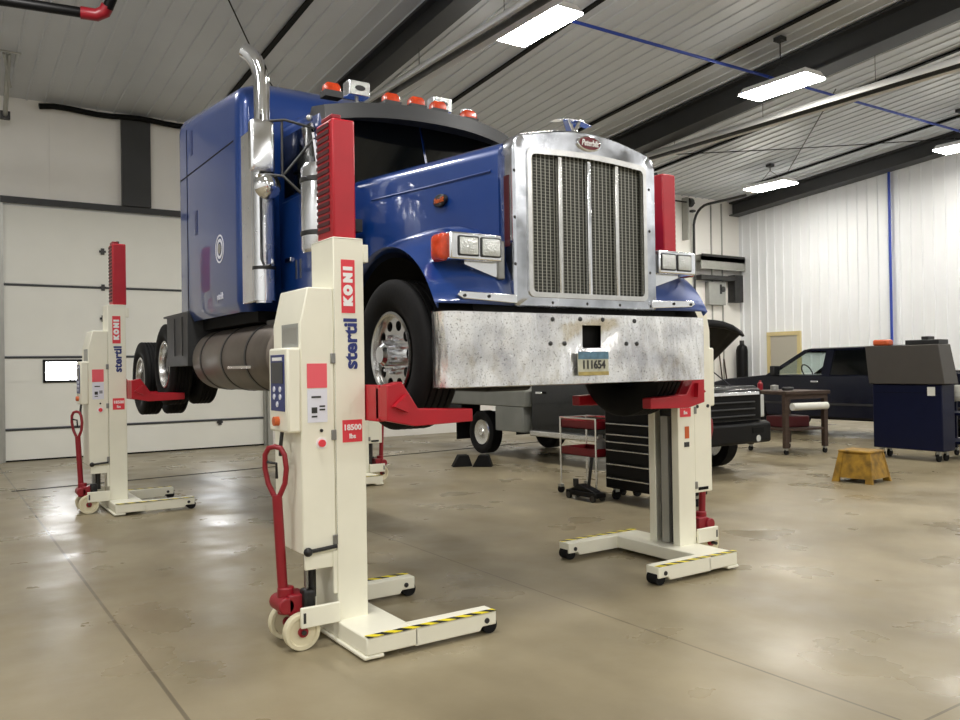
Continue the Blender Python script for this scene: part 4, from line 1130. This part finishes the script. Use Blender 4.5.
# wheel chocks
for k, (x, y, a, lb) in enumerate(((7.29, 11.52, 14, 'left of the two black rubber wheel chocks on the open floor'), (7.54, 11.27, -8, 'right of the two black rubber wheel chocks on the open floor'))):
    mb = MB(); mb.prism([(-.165, 0), (.165, 0), (.10, .19), (-.06, .19)], 'y', -.09, .09)
    mb.xform(Matrix.Translation((x, y, 0)) @ Matrix.Rotation(R(a - 34), 4, 'Z'))
    tag(mb.build('wheel_chock', M['rubber'], bev=.01), lb, 'wheel chock', 'wheel chocks')

# yellow step stool
t = thing('step_stool', 'dirty yellow plastic step stool on the floor at right', 'step stool', (10.56, 6.50, 0))
Ms = Matrix.Translation((10.56, 6.50, 0)) @ Matrix.Rotation(R(-84), 4, 'Z')
def fr(w, d, z): return [(-w, -d, z), (w, -d, z), (w, d, z), (-w, d, z)]
MB().loft([fr(.215, .20, .39), fr(.225, .21, .41), fr(.22, .205, .43)]).xform(Ms).build('step', M['yplastic'], t, bev=.01)
for sx in (-1, 1):
    for sy in (-1, 1):
        MB().loft([[(sx*(.28 - dx*.0), sy*.28, 0), (sx*.18, sy*.28, 0), (sx*.18, sy*.24, 0), (sx*.28, sy*.24, 0)] for dx in (0,)] + [[(sx*.215, sy*.20, .40), (sx*.15, sy*.20, .40), (sx*.15, sy*.17, .40), (sx*.215, sy*.17, .40)]]).xform(Ms).build('leg', M['yplastic'], t)
for sy in (-1, 1):
    MB().loft([[(-.235, sy*.262, .06), (.235, sy*.262, .06), (.235, sy*.242, .06), (-.235, sy*.242, .06)], [(-.17, sy*.19, .39), (.17, sy*.19, .39), (.17, sy*.17, .39), (-.17, sy*.17, .39)]]).xform(Ms).build('side_panel', M['yplastic'], t)
for sx in (-1, 1):
    MB().loft([[(sx*.265, -.235, .06), (sx*.265, .235, .06), (sx*.245, .235, .06), (sx*.245, -.235, .06)], [(sx*.205, -.17, .39), (sx*.205, .17, .39), (sx*.185, .17, .39), (sx*.185, -.17, .39)]]).xform(Ms).build('side_panel', M['yplastic'], t)

# small rolling workbench
wb = thing('workbench', 'worn brown rolling workbench with a paper roll, beside the dark blue pickup', 'workbench', (13.0, 9.45, 0))
Mw = Matrix.Translation((13.02, 9.45, 0)) @ Matrix.Rotation(R(-12), 4, 'Z')
MB().box(-.50, .50, -.55, .55, 1.06, 1.12).xform(Mw).build('top', M['wood'], wb, bev=.008)
MB().box(-.46, .46, -.48, .48, .42, .46).xform(Mw).build('shelf', M['wood'], wb)
for sx in (-1, 1):
    for sy in (-1, 1):
        MB().box(sx*.44 - .04, sx*.44 + .04, sy*.46 - .04, sy*.46 + .04, .12, 1.06).xform(Mw).build('leg', M['wood'], wb)
        v = Mw @ Vector((sx*.44, sy*.46, 0)); caster(wb, v.x, v.y, .05, .12)
MB().box(-.46, .46, -.51, -.47, .98, 1.06).xform(Mw).build('apron', M['wood'], wb)
MB().cyl((-.38, -.56, .85), (.40, -.56, .85), .065, n=18).xform(Mw).build('paper_roll', M['rag'], wb)
t = tag(MB().box(-.3, .3, -.25, .2, .462, .66).xform(Mw).build('tool_case', M['maroon'], bev=.02), 'dark red case on the lower shelf of the brown workbench', 'case')
v = Mw @ Vector((-.25, .40, 1.122))
t = tag(MB().lathe([(0, 0), (.05, 0), (.05, .12), (.02, .15), (.02, .18), (0, .18)], v, 'z', 14).build('spray_can', M['dred']), 'small red spray can on the far end of the brown workbench top', 'spray can')
v = Mw @ Vector((-.2, .08, 1.122))
t = tag(MB().lathe([(0, 0), (.07, 0), (.07, .09), (0, .10)], v, 'z', 14).build('tin', M['galv']), 'silver tin on the middle of the brown workbench top', 'tin')
v = Mw @ Vector((-.1, -.15, 1.122))
t = tag(MB().box(-.12, .12, -.05, .05, 0, .06).xform(Matrix.Translation(v)).build('hand_tool', M['dsteel'], bev=.02), 'grey hand tool lying on the near part of the workbench top', 'tool')

# tall navy tool cabinet with sloping hutch
t = thing('tool_cabinet', 'tall navy rolling tool cabinet with a closed brown-grey hutch at right', 'tool cabinet', (13.7, 7.35, 0))
MB().box(13.34, 13.72, 6.82, 7.98, .17, 1.24).build('body', M['navyp'], t, bev=.012)
MB().loft([[(13.30, 6.76, 1.245), (13.74, 6.76, 1.245), (13.74, 8.02, 1.245), (13.30, 8.02, 1.245)], [(13.33, 6.86, 1.885), (13.70, 6.86, 1.885), (13.70, 8.10, 1.885), (13.33, 8.10, 1.885)]]).build('hutch', M['hutch'], t, bev=.01)
MB().box(13.335, 13.341, 6.85, 7.95, 1.10, 1.106).build('panel_gap', M['slot'], t)
MB().box(13.33, 13.342, 6.93, 7.05, 1.06, 1.20).build('paper_tag', M['rag'], t)
for x in (13.42, 13.64):
    for y in (6.93, 7.87): caster(t, x, y, .065, .17)
t = tag(MB().box(13.42, 13.60, 7.74, 8.02, 1.886, 1.99).build('orange_tool', M['orange'], bev=.03), 'orange tool on top of the hutch at its left end', 'tool')
t = thing('tool_case', 'flat black tool case lying on top of the hutch', 'case', (13.6, 7.1, 1.886))
MB().box(13.42, 13.72, 6.90, 7.45, 1.886, 1.965).build('body', M['black'], t, bev=.01)
MB().box(13.45, 13.65, 7.08, 7.2, 1.965, 2.02).build('handle', M['black'], t, bev=.01)
t = thing('parts_cart', 'navy shelf cart at the right edge behind the tall tool cabinet', 'cart', (14.3, 6.9, 0))
for z in (.25, .72, 1.16): MB().box(13.95, 14.60, 6.45, 7.25, z, z + .04).build('shelf', M['navyp'], t, bev=.005)
for x in (13.97, 14.58):
    for y in (6.47, 7.23): MB().box(x - .02, x + .02, y - .02, y + .02, .12, 1.2).build('post', M['navyp'], t); caster(t, x, y, .055, .13)
mb = MB(); mb.grid([[(x - .004*math.sin(i*1.3), 6.66 + .07*i, z + .008*math.sin(i*2 + z*9)) for i in range(5)] for x, z in ((14.06, 1.215), (13.99, 1.216), (13.935, 1.214), (13.93, 1.13), (13.925, 1.04), (13.93, .95))])
tag(mb.build('rag', M['rag'], solid=.006), 'white rag hanging over the edge of the navy shelf cart', 'rag')

# gas cylinder and broom handles in the far corner
t = thing('gas_cylinder', 'tall black gas cylinder standing in the far corner by the ribbed wall', 'gas cylinder', (21.55, 17.25, 0))
MB().lathe([(0, 0), (.17, 0), (.18, .03), (.18, 2.02), (.15, 2.14), (.06, 2.22), (0, 2.22)], (21.55, 17.25, .0), 'z', 24).build('body', M['blackm'], t)
MB().lathe([(0, 0), (.07, 0), (.07, .12), (0, .12)], (21.55, 17.25, 2.21), 'z', 16).build('cap', M['dsteel'], t)
for x, h, lb in ((20.75, 2.0, 'taller brown broom handle leaning on the back wall'), (20.98, 1.75, 'shorter brown broom handle leaning on the back wall')):
    t = thing('broom', lb, 'broom', (x, 17.3, 0), 'brooms by the back wall')
    MB().cyl((x, 17.25, .06), (x + .03, 17.52, h), .022, n=8).build('handle', M['wood'], t)
    MB().box(x - .18, x + .18, 17.2, 17.28, .0, .10).build('brush', M['blackm'], t)

# ------------------------------------------------------------------ camera, unseen lamps, world
F_, YAW, PITCH, ROLL = 825.0, R(33.7), math.atan(6/825), R(0.9)
f = Vector((math.sin(YAW)*math.cos(PITCH), math.cos(YAW)*math.cos(PITCH), math.sin(PITCH)))
r0 = Vector((math.cos(YAW), -math.sin(YAW), 0)); u0 = r0.cross(f)
rr = r0*math.cos(ROLL) - u0*math.sin(ROLL); uu = r0*math.sin(ROLL) + u0*math.cos(ROLL)
cd = bpy.data.cameras.new('camera'); cd.sensor_width = 36; cd.lens = F_/960*36; cd.clip_end = 200
co = bpy.data.objects.new('camera', cd); COL.objects.link(co)
co.matrix_world = Matrix(((rr.x, uu.x, -f.x, 0), (rr.y, uu.y, -f.y, 0), (rr.z, uu.z, -f.z, 1.65), (0, 0, 0, 1)))
SC.camera = co

def lamp(x, y, z, p):
    l = bpy.data.lights.new('unseen_lamp', 'AREA'); l.shape = 'RECTANGLE'; l.size = .58; l.size_y = 1.35; l.energy = p; l.color = (1, .975, .94)
    o = bpy.data.objects.new('unseen_lamp', l); COL.objects.link(o); o.location = (x, y, z)
for y in (3.8, -2.5, -9.0):  # lamp rows out of view, assumed to carry on the high-bay lights
    for x in (-4.5, 1.2, 7.4, 12.75, 19.4):
        lamp(x, y, 6.9, 150)
lamp(.7, 10.6, 7.0, 170)  # unseen lamp, added to brighten the left part of the back wall
w = bpy.data.worlds.new('world'); SC.world = w; w.use_nodes = True
w.node_tree.nodes['Background'].inputs['Color'].default_value = (.9, .95, 1, 1)
w.node_tree.nodes['Background'].inputs['Strength'].default_value = .2
vs = SC.view_settings
vs.view_transform = 'Standard'; vs.look = 'None'; vs.gamma = 1; vs.use_curve_mapping = False; vs.exposure = 0.28
SC.cycles.max_bounces = 8; SC.cycles.diffuse_bounces = 5; SC.cycles.glossy_bounces = 4
SC.cycles.sample_clamp_indirect = 6; SC.cycles.use_denoising = True
SC.cycles.caustics_reflective = False; SC.cycles.caustics_refractive = False
